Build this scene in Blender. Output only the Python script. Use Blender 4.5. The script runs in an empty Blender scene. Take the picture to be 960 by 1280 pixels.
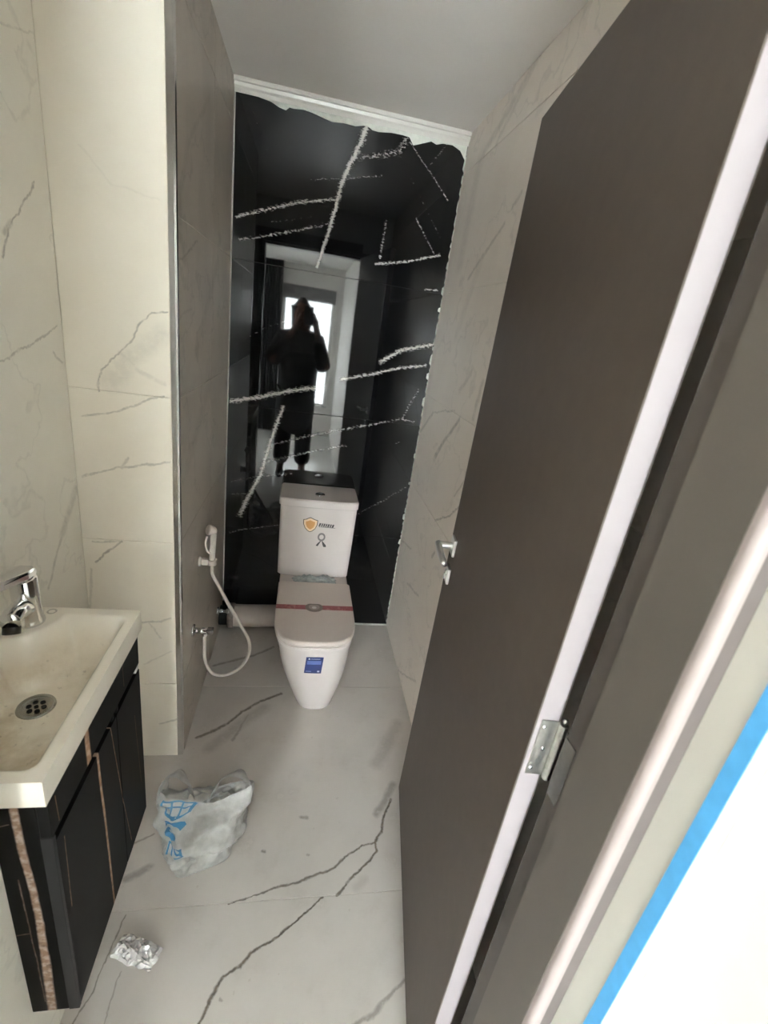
import bpy, bmesh, math, random
from mathutils import Vector, Matrix, noise

random.seed(7)
SC = bpy.context.scene
COL = SC.collection
PI = math.pi

# ---------------------------------------------------------------- camera
cam_d = bpy.data.cameras.new('camera')
cam = bpy.data.objects.new('camera', cam_d)
COL.objects.link(cam)
cam_d.sensor_fit = 'VERTICAL'
cam_d.sensor_height = 36.0
cam_d.sensor_width = 27.0
cam_d.lens = 590.135 / 1280 * 36.0
cam_d.clip_start = 0.002
CR = ((0.9790, -0.0782, -0.1882), (-0.1459, 0.3758, -0.9151), (0.1423, 0.9234, 0.3565))
m4 = Matrix(CR).to_4x4()
m4.translation = (0, 0, 1.57)
cam.matrix_world = m4
cam_d.dof.use_dof = True
cam_d.dof.focus_distance = 1.75
cam_d.dof.aperture_fstop = cam_d.lens / 3.2       # about a 3 mm pupil
SC.camera = cam

# ---------------------------------------------------------------- sky, daylight, exposure
SKY = 48.0
wd = bpy.data.worlds.new('overcast_sky')
SC.world = wd
wd.use_nodes = True
bg = wd.node_tree.nodes['Background']
bg.inputs['Color'].default_value = (0.93, 0.97, 1.0, 1)
bg.inputs['Strength'].default_value = SKY
SC.view_settings.view_transform = 'Standard'
SC.view_settings.look = 'None'
SC.view_settings.gamma = 1
SC.view_settings.use_curve_mapping = False
SC.view_settings.exposure = 0.50
SC.cycles.max_bounces = 14
SC.cycles.diffuse_bounces = 8
SC.cycles.glossy_bounces = 6
SC.cycles.transparent_max_bounces = 16

HALL_Y = -2.4                                     # window wall of the hall behind the photographer
WINDOWS = ((-0.36, 0.34, 0.40, 1.95), (-1.45, -0.95, 0.10, 1.80))   # x0, x1, z0, z1; the second, out of view, is added for light
ADDED_SIDE_WINDOW = (-2.25, -0.62, 0.10, 1.95)           # y0, y1, z0, z1 of an unseen window added for light in the hall's left wall
for (x0, x1, z0, z1) in WINDOWS:                  # light portals in the two window openings
    ld = bpy.data.lights.new('window_portal', 'AREA')
    ld.shape = 'RECTANGLE'
    ld.size, ld.size_y = x1 - x0, z1 - z0
    ld.cycles.is_portal = True
    lo = bpy.data.objects.new('window_portal', ld)
    COL.objects.link(lo)
    lo.location = ((x0 + x1) / 2, HALL_Y - 0.16, (z0 + z1) / 2)
    lo.rotation_euler = (PI / 2, 0, PI)           # emits towards +Y


ld = bpy.data.lights.new('window_portal', 'AREA')
ld.shape = 'RECTANGLE'
ld.size, ld.size_y = ADDED_SIDE_WINDOW[1] - ADDED_SIDE_WINDOW[0], ADDED_SIDE_WINDOW[3] - ADDED_SIDE_WINDOW[2]
ld.cycles.is_portal = True
lo = bpy.data.objects.new('window_portal', ld)
COL.objects.link(lo)
lo.location = (-1.76, (ADDED_SIDE_WINDOW[0] + ADDED_SIDE_WINDOW[1]) / 2, (ADDED_SIDE_WINDOW[2] + ADDED_SIDE_WINDOW[3]) / 2)
lo.rotation_euler = (PI / 2, 0, PI / 2)           # emits towards +X


# ---------------------------------------------------------------- helpers
def tag(o, label=None, cat=None, group=None, kind=None):
    if label: o['label'] = label
    if cat: o['category'] = cat
    if group: o['group'] = group
    if kind: o['kind'] = kind
    return o


def link(name, me, mat=None, parent=None, smooth=False):
    o = bpy.data.objects.new(name, me)
    COL.objects.link(o)
    if mat is not None:
        for mm in (mat if isinstance(mat, (list, tuple)) else [mat]):
            me.materials.append(mm)
    if parent is not None:
        o.parent = parent
        if parent.type == 'EMPTY' or any(parent.location):
            o.matrix_parent_inverse = Matrix.Translation(parent.location).inverted()
    if smooth:
        for p in me.polygons: p.use_smooth = True
    return o


def empty(name, loc=(0, 0, 0)):
    o = bpy.data.objects.new(name, None)
    COL.objects.link(o)
    o.location = loc
    o.empty_display_size = 0.05
    return o


def pydata(name, vs, fs, mat=None, parent=None, smooth=False):
    me = bpy.data.meshes.new(name)
    me.from_pydata([tuple(v) for v in vs], [], fs)
    me.update()
    bm = bmesh.new(); bm.from_mesh(me)
    bmesh.ops.recalc_face_normals(bm, faces=bm.faces[:])
    bm.to_mesh(me); bm.free()
    return link(name, me, mat, parent, smooth)


def bm_obj(name, bm, mat=None, parent=None, smooth=False):
    bmesh.ops.recalc_face_normals(bm, faces=bm.faces[:])
    me = bpy.data.meshes.new(name)
    bm.to_mesh(me); bm.free()
    return link(name, me, mat, parent, smooth)


def bm_box(bm, x0, x1, y0, y1, z0, z1, bev=0.0, seg=1):
    r = bmesh.ops.create_cube(bm, size=1.0)
    vs = r['verts']
    for v in vs:
        v.co = Vector(((x0 + x1) / 2 + v.co.x * (x1 - x0), (y0 + y1) / 2 + v.co.y * (y1 - y0), (z0 + z1) / 2 + v.co.z * (z1 - z0)))
    if bev > 0:
        es = list({e for v in vs for e in v.link_edges})
        bmesh.ops.bevel(bm, geom=es, offset=bev, segments=seg, profile=0.5, affect='EDGES')


def box(name, x0, x1, y0, y1, z0, z1, mat, parent=None, bev=0.0, seg=1):
    bm = bmesh.new()
    bm_box(bm, x0, x1, y0, y1, z0, z1, bev, seg)
    return bm_obj(name, bm, mat, parent)


def lathe(bm, prof, centre, axis='Z', n=24):
    """prof: list of (radius, height along axis)."""
    c = Vector(centre)
    ax = {'X': Vector((1, 0, 0)), 'Y': Vector((0, 1, 0)), 'Z': Vector((0, 0, 1))}[axis] if isinstance(axis, str) else Vector(axis).normalized()
    t = Vector((0, 0, 1)) if abs(ax.z) < 0.9 else Vector((1, 0, 0))
    u = ax.cross(t).normalized(); v = ax.cross(u)
    rings = []
    for r, h in prof:
        if r < 1e-6:
            rings.append([bm.verts.new(c + ax * h)])
        else:
            rings.append([bm.verts.new(c + ax * h + (u * math.cos(2 * PI * k / n) + v * math.sin(2 * PI * k / n)) * r) for k in range(n)])
    for a, b in zip(rings[:-1], rings[1:]):
        for k in range(n):
            q = [a[k % len(a)], a[(k + 1) % len(a)], b[(k + 1) % len(b)], b[k % len(b)]]
            q = list(dict.fromkeys(q))
            if len(q) >= 3:
                try: bm.faces.new(q)
                except ValueError: pass


def tube(bm, pts, rad, n=10, cap=True):
    pts = [Vector(p) for p in pts]
    rads = rad if isinstance(rad, (list, tuple)) else [rad] * len(pts)
    rings, up = [], None
    for i, p in enumerate(pts):
        d = (pts[min(i + 1, len(pts) - 1)] - pts[max(i - 1, 0)]).normalized()
        if up is None:
            up = d.orthogonal().normalized()
        up = (up - d * up.dot(d)).normalized()
        s = d.cross(up)
        rings.append([bm.verts.new(p + (up * math.cos(2 * PI * k / n) + s * math.sin(2 * PI * k / n)) * rads[i]) for k in range(n)])
    for a, b in zip(rings[:-1], rings[1:]):
        for k in range(n):
            bm.faces.new((a[k], a[(k + 1) % n], b[(k + 1) % n], b[k]))
    if cap:
        bm.faces.new(rings[0][::-1]); bm.faces.new(rings[-1])


def spline(pts, per=8):
    pts = [Vector(p) for p in pts]
    P = [pts[0] * 2 - pts[1]] + pts + [pts[-1] * 2 - pts[-2]]
    out = []
    for i in range(1, len(P) - 2):
        a, b, c, d = P[i - 1:i + 3]
        for k in range(per):
            t = k / per
            out.append(0.5 * ((2 * b) + (c - a) * t + (2 * a - 5 * b + 4 * c - d) * t * t + (3 * b - a - 3 * c + d) * t ** 3))
    out.append(pts[-1])
    return out


def plate(bm, poly, o, u, v, n, th):
    """flat polygon poly (list of (a, b)) in plane o + a*u + b*v, thickness th along n."""
    o, u, v, n = Vector(o), Vector(u), Vector(v), Vector(n)
    a = [bm.verts.new(o + u * p[0] + v * p[1]) for p in poly]
    b = [bm.verts.new(o + u * p[0] + v * p[1] + n * th) for p in poly]
    bm.faces.new(a[::-1]); bm.faces.new(b)
    for k in range(len(poly)):
        j = (k + 1) % len(poly)
        bm.faces.new((a[k], a[j], b[j], b[k]))


# ---------------------------------------------------------------- materials
def srgb(r, g, b):
    f = lambda c: (c / 255) / 12.92 if c / 255 <= 0.04045 else ((c / 255 + 0.055) / 1.055) ** 2.4
    return (f(r), f(g), f(b), 1)


class NT:
    def __init__(s, name):
        s.m = bpy.data.materials.new(name); s.m.use_nodes = True
        s.t = s.m.node_tree; s.b = s.t.nodes['Principled BSDF']; s.out = s.t.nodes['Material Output']
    def n(s, typ, **kw):
        nd = s.t.nodes.new(typ)
        for k, v in kw.items(): setattr(nd, k, v)
        return nd
    def l(s, a, b): s.t.links.new(a, b)
    def set(s, **kw):
        for k, v in kw.items(): s.b.inputs[k.replace('_', ' ')].default_value = v
    def math(s, op, a, b=None, c=None):
        nd = s.n('ShaderNodeMath', operation=op)
        for i, x in enumerate((a, b, c)):
            if x is None: continue
            if isinstance(x, (int, float)): nd.inputs[i].default_value = x
            else: s.l(x, nd.inputs[i])
        return nd.outputs[0]
    def vmath(s, op, a, b=None):
        nd = s.n('ShaderNodeVectorMath', operation=op)
        for i, x in enumerate((a, b)):
            if x is None: continue
            if isinstance(x, (tuple, list)): nd.inputs[i].default_value = x
            else: s.l(x, nd.inputs[i])
        return nd.outputs['Value'] if op in ('LENGTH', 'DOT_PRODUCT', 'DISTANCE') else nd.outputs[0]
    def noise(s, vec, scale, detail=3, rough=0.55):
        nd = s.n('ShaderNodeTexNoise'); nd.inputs['Scale'].default_value = scale
        nd.inputs['Detail'].default_value = detail; nd.inputs['Roughness'].default_value = rough
        s.l(vec, nd.inputs['Vector']); return nd
    def ramp(s, val, a, b, lo=0.0, hi=1.0, smooth=True):
        nd = s.n('ShaderNodeMapRange', interpolation_type='SMOOTHSTEP' if smooth else 'LINEAR', clamp=True)
        for k, x in (('From Min', a), ('From Max', b), ('To Min', lo), ('To Max', hi)): nd.inputs[k].default_value = x
        s.l(val, nd.inputs['Value']); return nd.outputs[0]
    def mix(s, fac, a, b):
        nd = s.n('ShaderNodeMix', data_type='RGBA')
        for i, x in ((0, fac), (6, a), (7, b)):
            if isinstance(x, (int, float, tuple)): nd.inputs[i].default_value = x
            else: s.l(x, nd.inputs[i])
        return nd.outputs[2]
    def coord(s): return s.n('ShaderNodeTexCoord').outputs['Object']
    def bump(s, h, dist=0.001, strength=1.0):
        nd = s.n('ShaderNodeBump'); nd.inputs['Distance'].default_value = dist; nd.inputs['Strength'].default_value = strength
        s.l(h, nd.inputs['Height']); s.l(nd.outputs[0], s.b.inputs['Normal'])


def plain(name, col, rough=0.5, metal=0.0, mottle=0.06, scale=14, spec=0.5, bump=0.0):
    t = NT(name)
    nz = t.noise(t.coord(), scale, 4)
    lo = tuple(c * (1 - mottle) for c in col[:3]) + (1,)
    hi = tuple(min(1, c * (1 + mottle)) for c in col[:3]) + (1,)
    t.l(t.mix(t.ramp(nz.outputs[0], 0.3, 0.7), lo, hi), t.b.inputs['Base Color'])
    t.set(Roughness=rough, Metallic=metal)
    t.b.inputs['Specular IOR Level'].default_value = spec
    if bump: t.bump(nz.outputs[0], bump)
    return t.m


def marble(name, axes, base, cloud, vein, segs, wob=0.012, patch=(0.25, 0.6), rough=0.12, fine=0.0, spec=0.5, vein2=None, dirt=None, hard=0.35, gain=1.0, ragged=0):
    """polished veined stone: veins run along the given segments (a0, b0, a1, b1, half width, strength)."""
    t = NT(name)
    sep = t.n('ShaderNodeSeparateXYZ'); t.l(t.coord(), sep.inputs[0])
    cmb = t.n('ShaderNodeCombineXYZ')
    t.l(sep.outputs[axes[0]], cmb.inputs[0]); t.l(sep.outputs[axes[1]], cmb.inputs[1])
    p = cmb.outputs[0]
    n1 = t.noise(p, 14, 3); n2 = t.noise(p, 70, 2)
    o1 = t.vmath('MULTIPLY', t.vmath('SUBTRACT', n1.outputs['Color'], (0.5, 0.5, 0.5)), (wob * 2, wob * 2, 0))
    o2 = t.vmath('MULTIPLY', t.vmath('SUBTRACT', n2.outputs['Color'], (0.5, 0.5, 0.5)), (wob * .8, wob * .8, 0))
    q = t.vmath('ADD', t.vmath('ADD', p, o1), o2)
    acc = None
    for (a0, b0, a1, b1, w, s) in segs:
        mp = t.n('ShaderNodeMapping', vector_type='TEXTURE')
        mp.inputs['Location'].default_value = ((a0 + a1) / 2, (b0 + b1) / 2, 0)
        mp.inputs['Rotation'].default_value = (0, 0, math.atan2(b1 - b0, a1 - a0))
        t.l(q, mp.inputs['Vector'])
        hl = math.hypot(a1 - a0, b1 - b0) / 2
        d = t.vmath('LENGTH', t.vmath('MAXIMUM', t.vmath('SUBTRACT', t.vmath('ABSOLUTE', mp.outputs[0]), (hl, 0, 0)), (0, 0, 0)))
        v = t.ramp(d, w * hard, w * (1.25 if not ragged else 1.7), s * gain, 0.0, False)
        acc = v if acc is None else t.math('MAXIMUM', acc, v)
    pn = t.noise(p, 38, 4, 0.7)
    pm = t.ramp(pn.outputs[0], patch[0], patch[1], 0.25, 1.0)
    if acc is not None and ragged > 0:
        rn_ = t.noise(t.vmath('MULTIPLY', p, (0.42, 1.0, 1.0)), ragged, 3, 0.65)
        vein_f = t.math('MULTIPLY', t.ramp(t.math('SUBTRACT', acc, t.ramp(rn_.outputs[0], 0.28, 0.68, 0.0, 0.80)), 0.0, 0.22), t.math('MINIMUM', t.math('MULTIPLY', acc, 1.25), 1.0))
    else:
        vein_f = t.math('MULTIPLY', acc, pm) if acc is not None else None
    cn = t.noise(p, 3.2, 5, 0.6)
    col = t.mix(t.ramp(cn.outputs[0], 0.35, 0.75), base, cloud)
    if fine > 0:
        fn = t.noise(t.vmath('ADD', p, t.vmath('MULTIPLY', n1.outputs['Color'], (0.12, 0.12, 0))), 2.6, 3, 0.5)
        ridge = t.math('ABSOLUTE', t.math('SUBTRACT', fn.outputs[0], 0.5))
        col = t.mix(t.math('MULTIPLY', t.ramp(ridge, 0.0, 0.012, fine, 0.0), pm), col, vein)
    if vein_f is not None:
        vc = vein
        if vein2 is not None:
            vc = t.mix(t.ramp(n2.outputs[0], 0.4, 0.65), vein, vein2)
        col = t.mix(vein_f, col, vc)
    if dirt is not None:
        dn = t.noise(p, 6.5, 6, 0.7)
        sp = t.noise(p, 45, 2, 0.5)
        col = t.mix(t.ramp(dn.outputs[0], 0.52, 0.75, 0.0, dirt[1]), col, dirt[0])
        col = t.mix(t.ramp(sp.outputs[0], 0.72, 0.76, 0.0, dirt[1]), col, dirt[0])
        rn = t.ramp(dn.outputs[0], 0.45, 0.75, rough, rough + 0.25)
        t.l(rn, t.b.inputs['Roughness'])
    else:
        t.set(Roughness=rough)
    t.l(col, t.b.inputs['Base Color'])
    t.b.inputs['Specular IOR Level'].default_value = spec
    return t.m
V_BACK=[(0.169,2.31,0.147,2.236,0.0148,0.85),(0.147,2.236,0.11,2.15,0.0132,0.85),(0.11,2.15,0.086,2.084,0.012,0.85),(0.086,2.084,0.072,2.007,0.0106,0.85),(0.072,2.007,0.058,1.93,0.0107,0.85),(0.058,1.93,0.038,1.857,0.0095,0.85),(0.038,1.857,0.018,1.776,0.0083,0.85),(-0.312,1.901,-0.199,1.946,0.008,0.65),(-0.199,1.946,-0.086,1.99,0.0081,0.65),(-0.086,1.99,0.061,2.027,0.0082,0.65),(-0.297,1.825,-0.235,1.841,0.007,0.55),(-0.235,1.841,-0.11,1.882,0.007,0.55),(-0.11,1.882,0.047,1.937,0.007,0.55),(-0.03,2.077,0.094,2.104,0.0048,0.5),(0.094,2.104,0.242,2.139,0.0048,0.5),(0.139,2.182,0.251,2.214,0.013,0.5),(0.251,2.214,0.312,2.241,0.0132,0.5),(0.323,2.275,0.303,2.231,0.0151,0.55),(0.336,2.272,0.529,2.106,0.0037,0.55),(0.355,2.16,0.535,1.951,0.0033,0.3),(0.406,2.018,0.508,1.903,0.0043,0.55),(0.284,1.986,0.277,1.848,0.0067,0.55),(0.263,1.824,0.399,1.855,0.0067,0.7),(0.399,1.855,0.533,1.901,0.0068,0.7),(0.491,2.293,0.43,2.209,0.006,0.4),(-0.277,2.28,-0.21,2.144,0.0054,0.22),(-0.175,1.908,-0.019,1.951,0.005,0.35),(-0.314,1.174,-0.186,1.208,0.012,0.8),(-0.186,1.208,-0.053,1.253,0.012,0.8),(-0.053,1.253,0.079,1.284,0.0121,0.8),(0.166,1.332,0.303,1.371,0.0086,0.75),(0.303,1.371,0.425,1.415,0.0086,0.75),(0.425,1.415,0.552,1.443,0.0086,0.75),(0.34,1.433,0.424,1.493,0.0121,0.75),(0.424,1.493,0.565,1.537,0.0119,0.75),(-0.083,1.173,-0.117,1.064,0.0108,0.8),(-0.117,1.064,-0.144,0.953,0.0109,0.8),(-0.144,0.953,-0.168,0.839,0.0119,0.8),(-0.168,0.839,-0.234,0.691,0.0132,0.8),(-0.234,0.691,-0.258,0.617,0.0152,0.8),(-0.127,0.99,-0.003,1.035,0.0076,0.55),(-0.003,1.035,0.17,1.093,0.0077,0.55),(0.17,1.093,0.334,1.139,0.0077,0.55),(0.334,1.139,0.474,1.182,0.0078,0.55),(0.474,1.182,0.539,1.178,0.0077,0.55),(-0.149,0.905,-0.031,0.945,0.0078,0.5),(-0.031,0.945,0.084,0.985,0.0079,0.5),(0.084,0.985,0.224,1.024,0.0079,0.5),(-0.304,0.789,-0.168,0.831,0.0072,0.45),(-0.168,0.831,-0.024,0.857,0.0073,0.45),(-0.307,1.417,-0.18,1.507,0.0041,0.3),(-0.18,1.507,-0.074,1.555,0.0041,0.3),(-0.202,1.326,-0.023,1.426,0.0033,0.18),(0.481,1.187,0.536,1.331,0.0079,0.45),(-0.303,0.723,-0.224,0.734,0.0104,0.4),(-0.305,0.521,-0.201,0.551,0.0057,0.5),(-0.201,0.551,-0.061,0.58,0.0057,0.5),(0.322,0.67,0.437,0.751,0.0071,0.42),(0.437,0.751,0.554,0.84,0.0071,0.42),(-0.284,0.58,-0.23,0.146,0.0052,0.13),(0.491,1.759,0.549,1.764,0.0051,0.7),(0.458,1.053,0.499,1.078,0.0049,0.4)]
V_STRIP=[(-0.356,1.531,-0.392,1.524,0.003,0.55),(-0.392,1.524,-0.426,1.494,0.0028,0.55),(-0.426,1.494,-0.438,1.459,0.0029,0.55),(-0.438,1.459,-0.487,1.403,0.0028,0.55),(-0.487,1.403,-0.52,1.366,0.0029,0.55),(-0.52,1.366,-0.533,1.315,0.003,0.55),(-0.374,1.472,-0.444,1.413,0.029,0.16),(-0.444,1.413,-0.497,1.339,0.0291,0.16),(-0.473,1.419,-0.426,1.375,0.0065,0.2),(-0.426,1.375,-0.367,1.351,0.0066,0.2),(-0.577,1.244,-0.487,1.264,0.0032,0.45),(-0.487,1.264,-0.44,1.289,0.003,0.45),(-0.44,1.289,-0.372,1.318,0.0031,0.45),(-0.589,1.064,-0.496,1.107,0.0033,0.4),(-0.496,1.107,-0.468,1.109,0.0035,0.4),(-0.468,1.109,-0.357,1.132,0.0035,0.4),(-0.489,1.105,-0.467,1.133,0.0041,0.3),(-0.579,0.867,-0.502,0.87,0.0032,0.35),(-0.495,0.871,-0.542,0.833,0.0038,0.55),(-0.542,0.833,-0.573,0.795,0.0036,0.55),(-0.45,0.584,-0.397,0.589,0.0046,0.42),(-0.397,0.589,-0.365,0.603,0.0044,0.42),(-0.428,0.579,-0.398,0.526,0.0035,0.3),(-0.586,0.767,-0.6,0.632,0.0045,0.25),(-0.451,0.418,-0.362,0.469,0.0037,0.2),(-0.408,0.153,-0.351,0.179,0.005,0.35),(-0.533,1.857,-0.47,1.792,0.0028,0.08),(-0.47,1.792,-0.367,1.778,0.0026,0.08)]
V_LEFT=[(1.315,1.758,1.275,1.72,0.0035,0.6),(1.275,1.72,1.236,1.684,0.0035,0.6),(1.236,1.684,1.191,1.648,0.0031,0.6),(1.191,1.648,1.159,1.597,0.004,0.6),(1.205,1.66,1.175,1.642,0.0078,0.4),(1.103,1.403,1.228,1.423,0.0027,0.4),(1.228,1.423,1.348,1.465,0.0032,0.4),(1.323,1.405,1.362,1.377,0.0038,0.3),(1.27,0.939,1.381,1.038,0.0179,0.25),(1.249,1.996,1.428,2.052,0.0025,0.2),(1.169,0.83,1.268,0.932,0.007,0.3)]
V_INNER=[(1.359,1.645,1.475,1.681,0.0043,0.5),(1.475,1.681,1.622,1.729,0.0048,0.5),(1.359,1.517,1.548,1.549,0.0049,0.25),(1.421,1.793,1.508,1.932,0.0182,0.2),(1.508,1.932,1.781,2.124,0.0107,0.2),(1.488,1.098,1.826,1.299,0.0362,0.2),(1.601,1.424,1.952,1.701,0.0252,0.18)]
V_RIGHT=[(1.636,1.929,1.906,1.788,0.0092,0.35),(1.542,1.995,1.594,1.964,0.0084,0.3),(2.23,1.134,2.063,1.259,0.0103,0.35),(2.063,1.259,1.765,1.322,0.0046,0.35),(1.687,1.301,1.791,1.213,0.0113,0.5),(1.791,1.213,1.904,1.103,0.0132,0.5),(1.661,1.474,1.751,1.394,0.0119,0.25),(1.532,1.456,1.545,1.338,0.015,0.3),(1.737,0.876,1.578,0.96,0.005,0.55),(1.578,0.96,1.496,1.034,0.0063,0.55),(2.395,0.832,2.279,0.879,0.0063,0.45),(1.475,1.154,1.572,1.043,0.0065,0.35),(2.262,0.539,2.013,0.606,0.0066,0.35),(1.973,0.437,1.761,0.497,0.0068,0.35),(1.689,0.738,1.665,0.761,0.0093,0.5),(1.889,-0.019,1.567,0.189,0.0057,0.4),(2.038,2.201,1.788,2.285,0.0191,0.25),(1.788,2.285,1.603,2.348,0.0165,0.25),(1.877,2.205,1.567,2.366,0.0126,0.2),(2.055,1.856,2.038,2.201,0.0456,0.15),(1.927,1.588,1.799,1.832,0.028,0.12)]
V_FLOOR=[(0.009,1.696,-0.077,1.648,0.0084,0.65),(-0.077,1.648,-0.147,1.588,0.0078,0.65),(-0.147,1.588,-0.195,1.525,0.0072,0.65),(-0.195,1.525,-0.248,1.489,0.0074,0.65),(-0.248,1.489,-0.299,1.458,0.0073,0.65),(-0.057,1.611,-0.145,1.524,0.0288,0.22),(-0.145,1.524,-0.242,1.409,0.0266,0.22),(-0.118,1.567,-0.165,1.445,0.007,0.35),(0.427,1.173,0.391,1.108,0.0047,0.75),(0.391,1.108,0.377,1.056,0.0047,0.75),(0.377,1.056,0.351,1.023,0.0044,0.75),(0.351,1.023,0.352,0.994,0.0046,0.75),(0.352,0.994,0.309,0.955,0.0042,0.75),(0.309,0.955,0.257,0.914,0.004,0.75),(0.257,0.914,0.216,0.875,0.0039,0.75),(0.351,1.023,0.305,1.015,0.0036,0.7),(0.305,1.015,0.244,0.981,0.004,0.7),(0.244,0.981,0.21,0.952,0.0049,0.7),(0.21,0.952,0.167,0.938,0.0047,0.7),(0.167,0.938,0.121,0.923,0.0046,0.7),(0.121,0.923,0.042,0.908,0.004,0.7),(0.042,0.908,-0.017,0.891,0.0034,0.7),(-0.017,0.891,-0.091,0.877,0.0026,0.7),(0.175,0.872,0.131,0.84,0.0031,0.8),(0.131,0.84,0.08,0.807,0.0032,0.8),(0.08,0.807,0.026,0.772,0.0033,0.8),(0.026,0.772,-0.018,0.757,0.0042,0.8),(-0.018,0.757,-0.045,0.73,0.0053,0.8),(-0.045,0.73,-0.08,0.712,0.0045,0.8),(-0.08,0.712,-0.096,0.684,0.0049,0.8),(-0.096,0.684,-0.11,0.659,0.0044,0.8),(-0.11,0.659,-0.123,0.622,0.0039,0.8),(0.38,0.662,0.319,0.625,0.0051,0.42),(0.319,0.625,0.278,0.606,0.0064,0.42),(0.278,0.606,0.239,0.59,0.0055,0.42),(0.443,1.233,0.413,1.183,0.0145,0.35),(0.413,1.183,0.369,1.121,0.014,0.35),(0.515,1.519,0.397,1.325,0.0295,0.2),(-0.361,0.862,-0.368,0.812,0.0024,0.5),(-0.368,0.812,-0.374,0.76,0.0023,0.5),(-0.374,0.76,-0.38,0.709,0.0022,0.5),(-0.38,0.709,-0.402,0.651,0.0022,0.5),(-0.333,0.741,-0.338,0.69,0.002,0.35),(-0.338,0.69,-0.336,0.644,0.0018,0.35),(-0.389,0.959,-0.337,0.986,0.0128,0.4),(-0.399,1.06,-0.349,1.087,0.0037,0.45),(-0.31,1.874,-0.147,1.948,0.0086,0.4),(-0.147,1.948,-0.044,2.02,0.0086,0.4),(0.106,1.118,0.125,1.117,0.0084,0.4),(-0.012,1.014,-0.006,1.012,0.0058,0.5),(0.128,0.999,0.133,0.997,0.0048,0.35),(0.28,0.895,0.301,0.911,0.016,0.15),(-0.082,0.666,-0.076,0.664,0.0035,0.4)]

CREAM = srgb(242, 235, 222); CREAM2 = srgb(236, 228, 214); GREYV = srgb(96, 90, 84); GREYV2 = srgb(140, 128, 112)
M_BLACK = marble('black_marble', (0, 2), (0.0035, 0.0035, 0.004, 1), (0.006, 0.006, 0.007, 1), srgb(198, 194, 190), V_BACK, wob=0.004, patch=(0.3, 0.62), rough=0.03, spec=0.36, hard=0.0, ragged=170, gain=1.1)
M_STRIP = marble('cream_marble_niche', (0, 2), CREAM, CREAM2, GREYV, V_STRIP, wob=0.010, rough=0.26, vein2=GREYV2)
M_LEFT = marble('cream_marble_basin_wall', (1, 2), srgb(243, 239, 228), srgb(236, 231, 219), GREYV, V_LEFT, wob=0.012, rough=0.26, fine=0.12, vein2=GREYV2)
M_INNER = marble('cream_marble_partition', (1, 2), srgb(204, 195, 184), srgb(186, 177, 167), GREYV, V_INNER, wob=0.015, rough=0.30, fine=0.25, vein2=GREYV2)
M_RIGHT = marble('cream_marble_right', (1, 2), srgb(240, 231, 221), srgb(233, 224, 214), GREYV, V_RIGHT, wob=0.014, rough=0.30, fine=0.15, vein2=GREYV2)
M_FLOOR = marble('cream_marble_floor', (0, 1), srgb(207, 201, 196), srgb(197, 191, 186), srgb(74, 66, 58), V_FLOOR, wob=0.010, patch=(0.2, 0.5), rough=0.10, vein2=srgb(104, 90, 76), dirt=(srgb(150, 138, 122), 0.22), gain=1.15)
M_GROUT = plain('pale_grout', srgb(222, 214, 200), 0.8)
M_GROUT_D = plain('dark_grout', srgb(60, 58, 58), 0.8)
M_PAINT = plain('white_wall_paint', srgb(236, 233, 228), 0.6, mottle=0.02)
M_CEIL = plain('ceiling_panel', srgb(238, 234, 230), 0.35, mottle=0.015, scale=4)
M_WHITE = plain('white_gloss_plastic', srgb(236, 234, 230), 0.25, mottle=0.02)
M_PUTTY = plain('white_putty', srgb(214, 216, 208), 0.75, mottle=0.08, scale=60, bump=0.002)
M_BROWN = plain('brown_laminate', srgb(82, 73, 66), 0.5, mottle=0.05, scale=30)
M_BROWN2 = plain('grey_brown_frame', srgb(88, 82, 76), 0.42, mottle=0.03)
M_EDGE = plain('white_door_edge', srgb(148, 140, 143), 0.5, mottle=0.02)
M_GAP = plain('gap_black', (0.004, 0.004, 0.005, 1), 0.6)
M_CHROME = plain('chrome', (0.78, 0.78, 0.79, 1), 0.09, 1.0, mottle=0.02)
M_STEEL = plain('brushed_steel', (0.55, 0.54, 0.52, 1), 0.3, 1.0, mottle=0.06, scale=90)
M_TAPE = plain('blue_masking_tape', srgb(74, 152, 204), 0.6, mottle=0.05, scale=50)
M_DARK = plain('dark_void', (0.006, 0.006, 0.006, 1), 0.9)

# ---------------------------------------------------------------- the shell
YB, YP, XR, XI, XL, ZC = 2.246, 1.378, 0.575, -0.332, -0.605, 2.34
Y0, Y1 = 0.2486, 0.440           # door wall: hall face, bathroom face
G = 0.0008                      # half a joint


def struct(o, label): return tag(o, label, kind='structure')


# floor: grout bed with big tiles
floor = struct(box('floor', XL - 0.05, XR + 0.05, Y0, YB + 0.05, -0.06, -0.0030, M_GROUT), 'cream marble-look tiled bathroom floor with dark veins')
for (ya, yb) in ((Y0, 0.876), (0.876, 1.740), (1.740, YB)):
    box('tile', XL, XR, ya + G, yb - G, -0.02, 0.0, M_FLOOR, floor, bev=0.0008)

# back wall: black marble tiles
wall_back = struct(box('wall_back', XI - 0.02, XR + 0.06, YB + 0.004, YB + 0.10, -0.02, ZC + 0.1, M_GROUT_D), 'glossy black marble tiled wall with white veins behind the toilet')
for (za, zb) in ((0.0, 0.552), (0.552, 1.160), (1.160, 1.752), (1.752, ZC)):
    box('tile', XI + 0.001, XR - 0.001, YB, YB + 0.03, za + G * .8, zb - G * .8, M_BLACK, wall_back, bev=0.0008)

ROWS = (0.0, 0.335, 0.875, 1.315, 1.755, 2.200, ZC)


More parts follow.
